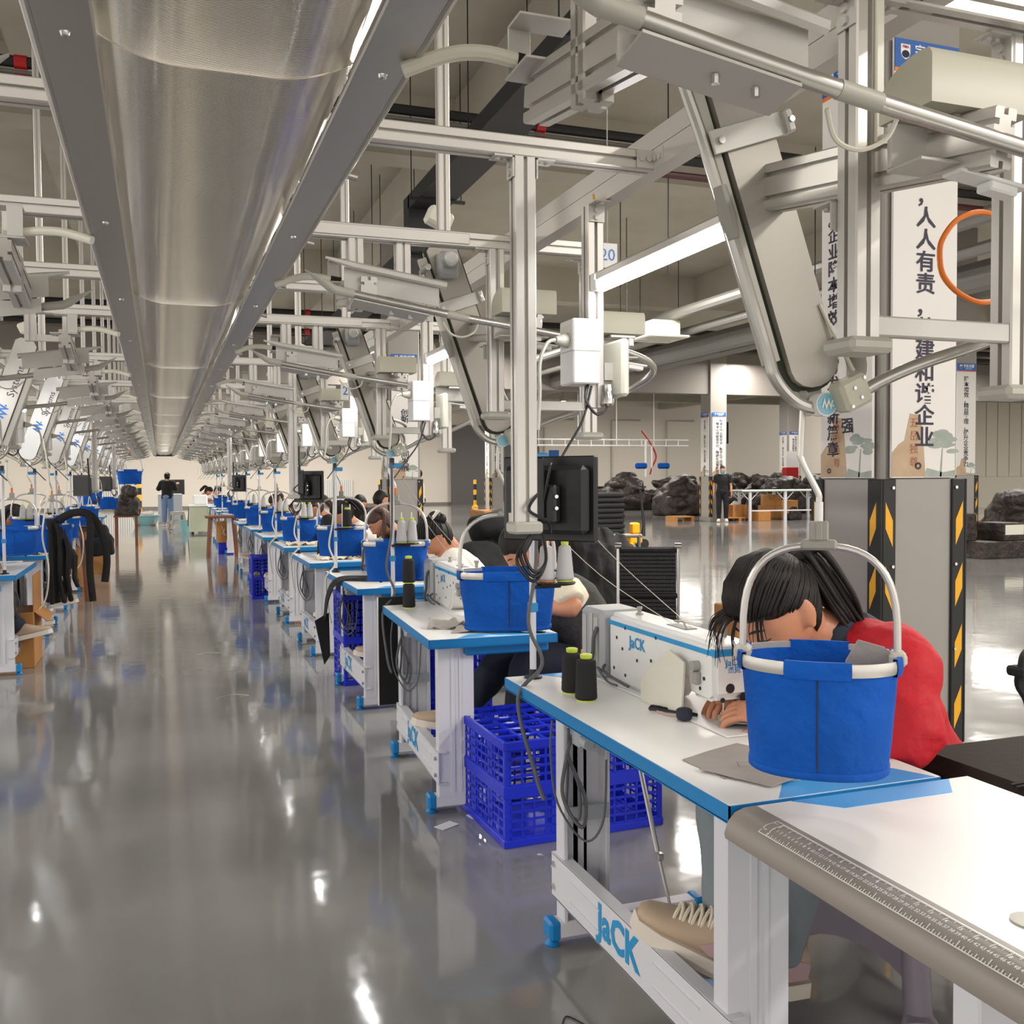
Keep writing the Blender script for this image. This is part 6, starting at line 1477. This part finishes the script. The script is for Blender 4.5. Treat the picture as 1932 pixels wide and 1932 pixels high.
# far sewing bench against the back wall
t = thing('long_bench', 'long dark-topped bench with white machine against the far wall', 'bench', (20.8, 44.5, 0))
MB().box(-3.2, 2.2, -.6, .6, .85, .93).build('top', K['pipe_k'], t)
for x in (-2.8, -.4, 1.4): MB().box(x-.25, x+.25, -.4, .4, 0, .85, .02).build('pedestal', K['machine_g'], t)
mb = MB().box(-2.6, -.6, -.4, .3, .93, 1.25, .05); mb.box(-2.6, -.4, -.3, .2, 1.45, 1.85, .06); mb.box(-2.4, -2.0, -.2, .2, 1.2, 1.5); mb.box(-.9, -.5, -.2, .2, 1.2, 1.5); tag(mb.build('wide_machine', K['white']), 'white wide embroidery machine on the far bench', 'machine').location = (20.8, 44.5, 0)
heap('paper_heap', 'yellowish paper heap on the far bench', 'paper', (21.6, 44.4), (.5, .3, .3), 8, 74, K['orange'], .03, 5, .05).location.z = .93
# suspended white frame with blue clips before the far wall
t = thing('suspended_frame', 'white suspended lattice frame with hoses before the far wall', 'frame', (19.5, 38, 0))
for z in (3.0, 2.75): MB().cyl((-5, 0, z), (2.5, 0, z), .035, n=8).build('rail', K['white'], t)
for k in range(12): MB().cyl((-4.6+k*.6, 0, 2.7), (-4.6+k*.6, 0, 3.05 if k % 3 else CZ-.01), .025, n=6).build('strut', K['white'], t)
mb = MB().tube(bez([(.2, 0, 3.4), (.6, 0, 2.9), (.9, 0, 2.3), (.7, 0, 1.8), (.6, 0, 1.5)], 6), .04, 6); mb.build('hose', K['redp'], t)
mb = MB().cyl((.4, 0, 3.0), (.4, 0, 1.4), .05, n=8); mb.cyl((.7, 0, 2.8), (.7, 0, 1.7), .04, n=8); mb.build('drop_pipe', K['white'], t)
for a in (-.1, 1.0): MB().box(a, a+.55, -.1, .1, 1.75, 2.0, .06).build('clip', K['basket'], t)
# striped bollards and radiators near the back wall
for i, (x, y) in enumerate(((14.0, 44.0), (16.2, 47.0), (17.5, 47.2), (10.2, 47.5), (-.75, 40.0))):
    t = thing('bollard', ORD[i]+' yellow and black striped bollard near the far wall' if i < 4 else 'yellow and black striped bollard at the end of the aisle', 'bollard', (x, y, 0), group='striped bollards')
    MB().lathe([(.16, 0), (.16, .04), (.09, .12), (.075, .14), (.075, 1.28), (.05, 1.32), (0, 1.33)], n=16).build('post', K['yellow'], t)
    for z in (.35, .85): MB().lathe([(.077, z), (.077, z+.26)], n=16).build('black_band', K['black'], t)
for i, x in enumerate((16.6, 18.4, 8.6, -1.9)):
    t = thing('radiator', ORD[i]+' white panel radiator on the far wall', 'radiator', (x, BW-.16, 0), group='radiators on the far wall')
    mb = MB(); [mb.box(-.7+k*.1, -.62+k*.1, 0, .1, .25, 1.35, .02) for k in range(14)]; mb.box(-.72, .72, .04, .14, .2, .26); mb.build('panel', K['white'], t)
tag(MB().box(20.2, 20.8, BW-.02, BW-.005, 1.9, 2.9).build('notice_board', K['bannerblue']), 'small blue and red notice on the far wall', 'notice')
for i, x in enumerate((19.9, 24.0, 27.5)):
    tag(MB().tube([(x, BW-.08, .0), (x, BW-.08, 4.6), (x+1.8, BW-.08, 4.6)], .05, 8).build('wall_pipe', K['plastic_warm']), ORD[i]+' pale pipe climbing the far wall from the left', 'pipe', 'pipes on the far wall')
t = thing('exhaust_fan', 'square red exhaust fan high on the far wall', 'fan', (26.7, 43.0, 3.6)); MB().box(-.55, .55, 0, .25, -.55, .55, .03).build('housing', K['pipe_k'], t); MB().lathe([(.42, -.02), (.42, .02), (0, .02)], n=20, axis=1).build('grille', K['redp'], t); MB().cyl((0, .12, .5), (0, .12, CZ-3.61), .04, n=8).build('bracket', K['pipe_g'], t)
t = thing('hydrant_cabinet', 'red and white hydrant cabinet beyond the packing table', 'cabinet', (24.3, 33.6, 0)); MB().box(-.3, .3, 0, .3, 0, 1.75, .02).build('body', K['redp'], t); MB().box(-.3, .3, -.01, .0, 1.75, 2.4).build('white_plate', K['white'], t)
# ---- end of the aisle
t = thing('grey_cabinet', 'grey cabinet in front of the standing woman at the end of the aisle', 'cabinet', (.12, 34, 0)); MB().box(-.2, .55, -.3, .3, 0, .95, .01).build('body', K['bracket'], t)
t = thing('dark_display', 'dark screen at the end of the aisle', 'screen', (.42, 36, 0)); MB().box(-.38, .38, -.04, .04, .9, 1.42, .01).build('panel', K['pipe_k'], t); MB().cyl((0, 0, 0), (0, 0, .9), .04).build('stand', K['pipe_k'], t)
t = thing('sage_cabinet', 'pale green machine cabinet on casters at the end of the right row', 'cabinet', (.98, 26.9, 0))
MB().box(-.28, .26, -.4, .4, .06, .72, .01).build('body', K['sage'], t); MB().box(-.3, .3, -.42, .42, .72, .76, .005).build('top', K['ttop'], t)
for y in (-.35, .35): MB().lathe([(.03, -.015), (.03, .015)], (-.2, y, .03), 12, axis=1).build('caster', K['black'], t)
MB().tube(bez([(-.29, -.2, .7), (-.31, -.1, .4), (-.31, .05, .2), (-.3, .1, .35), (-.29, .15, .6)], 5), .01, 6).build('cable', K['cable'], t)
t = thing('lock_machine', 'white lockstitch machine on the pale green cabinet', 'machine', (1.0, 26.9, .76)); MB().box(-.2, .16, -.2, .2, 0, .26, .03).build('body', K['machine'], t); MB().box(-.1, .1, .2, .5, .04, .2, .03).build('arm', K['machine'], t)
t = thing('wash_bucket', 'small pale blue bucket by the green cabinet', 'bucket', (.62, 28.1, 0)); MB().lathe([(.11, 0), (.15, .3), (.16, .3), (.16, .31), (.14, .31), (.1, .01)], n=20).build('tub', K['teal'], t)
t = thing('wash_tub', 'pale blue tub heaped with grey cloth on the aisle floor', 'tub', (-.44, 32.3, 0)); MB().lathe([(.3, 0), (.4, .3), (.43, .3), (.43, .32), (.38, .32), (.28, .02)], n=24).build('tub', K['teal'], t)
heap('cloth_heap', 'grey cloth heaped in the pale blue tub', 'fabric', (-.44, 32.3), (.33, .33, .42), 12, 81, K['cloth_g'], .03, 8, .04)
# wooden stool-table and carton on the right, farther along
t = thing('wooden_table', 'dark wooden stool table standing into the aisle on the right', 'table', (1.05, 18.45, 0))
MB().box(-.3, .3, -.2, .3, .72, .76, .008).build('top', K['wood'], t)
for x in (-.24, .24):
    for y in (-.16, .24): MB().tube([(x*1.05, y*1.1, 0), (x*.85, y*.85, .72)], [.026, .034], 8).build('leg', K['wood'], t)
t = thing('cardboard_box', 'brown carton tied with white string behind the wooden table', 'box', (1.12, 19.35, .0)); MB().box(-.13, .2, -.15, .15, .22, .62, .005).build('body', K['card'], t); MB().tube(bez([(-.05, -.155, .55), (0, -.16, .42), (.03, -.16, .36), (-.02, -.16, .4), (.02, -.16, .48)], 5), .006, 5).build('string', K['cable_w'], t); MB().box(-.1, .17, -.12, .12, 0, .22).build('support', K['crate'], t)
# ---- left row
t = thing('cardboard_box', 'tall open brown carton under the nearest visible table on the left', 'box', (-1.12, 8.25, 0)); MB().box(-.16, .2, -.1, .42, 0, .42, .004).build('body', K['card'], t)
MB().box(.195, .2, -.08, .42, .40, .70).build('flap', K['card'], t); mb = MB(); mb.M = Matrix.Translation((.2, .15, .42)) @ Matrix.Rotation(.7, 4, 'Y'); mb.box(0, .12, -.2, .25, -.003, .003); mb.build('flap', K['card'], t)
t = thing('cardboard_box', 'brown carton farther along under the left row', 'box', (-.98, 13.7, 0)); MB().box(-.14, .12, -.2, .2, .05, .56, .004).build('body', K['card'], t); MB().box(-.12, .1, -.18, .18, 0, .05).build('base', K['card'], t)
t = thing('cardboard_box', 'small brown carton below the black bag on the left', 'box', (-.9, 16.2, 0)); MB().box(-.14, .14, -.2, .2, 0, .5, .004).build('body', K['card'], t)
mb = MB(); rr = random.Random(5)
for k in range(9):
    x = -.86+.022*k; y = 8.86+.03*(k % 3); zb = .36+.05*rr.random()+(.02*k if k > 5 else 0)
    mb.loft([[(x+dx+s_, y+dy, z) for dx, dy in ((-.016, -.012), (.016, -.012), (.016, .012), (-.016, .012))] for z, s_ in ((1.1-.004*k*k, -.02), (1.0-.004*k*k, .0), (.8, .01*math.sin(k)), (.6, .016*math.sin(k*2)), (zb, .02*math.sin(k*3)+.004*k))])
v_, f_ = remesh(mb, .009, 1, .004, 12, 3); q = MB(); q.add(v_, f_)
sb_ = tag(q.build('black_strap_bundle', K['cloth_k'], smooth=180, recalc=False), 'long bundle of black straps draped over a basket on the left', 'straps', kind='stuff')
mb = MB(); pth = bez([(-.84, 8.9, 1.06), (-.74, 8.95, 1.13), (-.62, 9.0, 1.15), (-.53, 9.0, 1.09), (-.47, 9.0, .95), (-.44, 9.0, .75), (-.46, 9.0, .55)], 5)
mb.tube(pth, .03, 8, flat=.4); pth = bez([(-.8, 8.9, 1.08), (-.7, 8.9, 1.14), (-.58, 8.9, 1.13), (-.56, 8.9, 1.0), (-.57, 8.9, .7), (-.55, 8.9, .4)], 5); mb.tube(pth, .028, 8, flat=.4)
tag(mb.build('black_strap', K['cloth_k']), 'two loose black straps curving down beside the draped bundle on the left', 'strap')
heap('black_bag', 'black cloth bag hanging off a table on the left', 'bag', (-.58, 10.6), (.15, .13, .34), 12, 90, K['cloth_k'], .015, 9, .02).location.z = .66
t = thing('wooden_stand', 'dark wooden stand with tapered legs in the left row behind the straps', 'stand', (-.95, 12.6, 0)); MB().box(-.2, .2, -.25, .25, .84, .88, .01).build('top', K['wood'], t)
for x in (-.12, .12):
    for y in (-.18, .18): MB().tube([(x, y, 0), (x*.7, y*.9, .84)], [.03, .045], 8).build('leg', K['wood'], t)
t = thing('wooden_chair', 'wooden chair with black bag on it far along the left row', 'chair', (-.7, 22.6, 0)); MB().box(-.25, .25, -.25, .25, .62, .66, .01).build('seat', K['wood'], t)
for x in (-.2, .2):
    for y in (-.2, .2): MB().box(x-.025, x+.025, y-.025, y+.025, 0, .62).build('leg', K['wood'], t)
heap('black_bag', 'black shiny bag piled on the far wooden chair on the left', 'bag', (-.68, 22.6), (.3, .28, .62), 14, 91, bagk, .03, 7, .03).location.z = .64
t = thing('hanging_clothes', 'black garment hanging between the poles at the left edge', 'clothes', (-1.55, 9.3, 0))
mb = MB(); mb.loft([[(dx*s_, dy, z) for dx, dy in ((-.08, -.02), (.08, -.02), (.08, .02), (-.08, .02))] for z, s_ in ((1.75, .5), (1.65, 1), (1.2, 1.0), (1.0, 1.1))]); mb.cyl((0, 0, 1.74), (0, 0, 2.21), .006, n=6); mb.build('garment', K['cloth_k'], t)
# thin white hanging cables along the left row
for i, (x, y) in enumerate(((-.86, 8.5), (-.88, 10.4), (-.86, 12.2), (-.9, 14.2))):
    tag(MB().tube(bez([(x, y, 1.75), (x+.03, y, 1.4), (x-.02, y-.03, 1.0), (x+.02, y-.05, .75), (x, y-.08, .5), (x-.08, y-.1, .38), (x-.16, y-.08, .3)], 6), .0065, 6).build('power_cable', K['cable_w']), ORD[i]+' pale cable hanging past a table edge on the left', 'cable', 'pale cables of the left row')
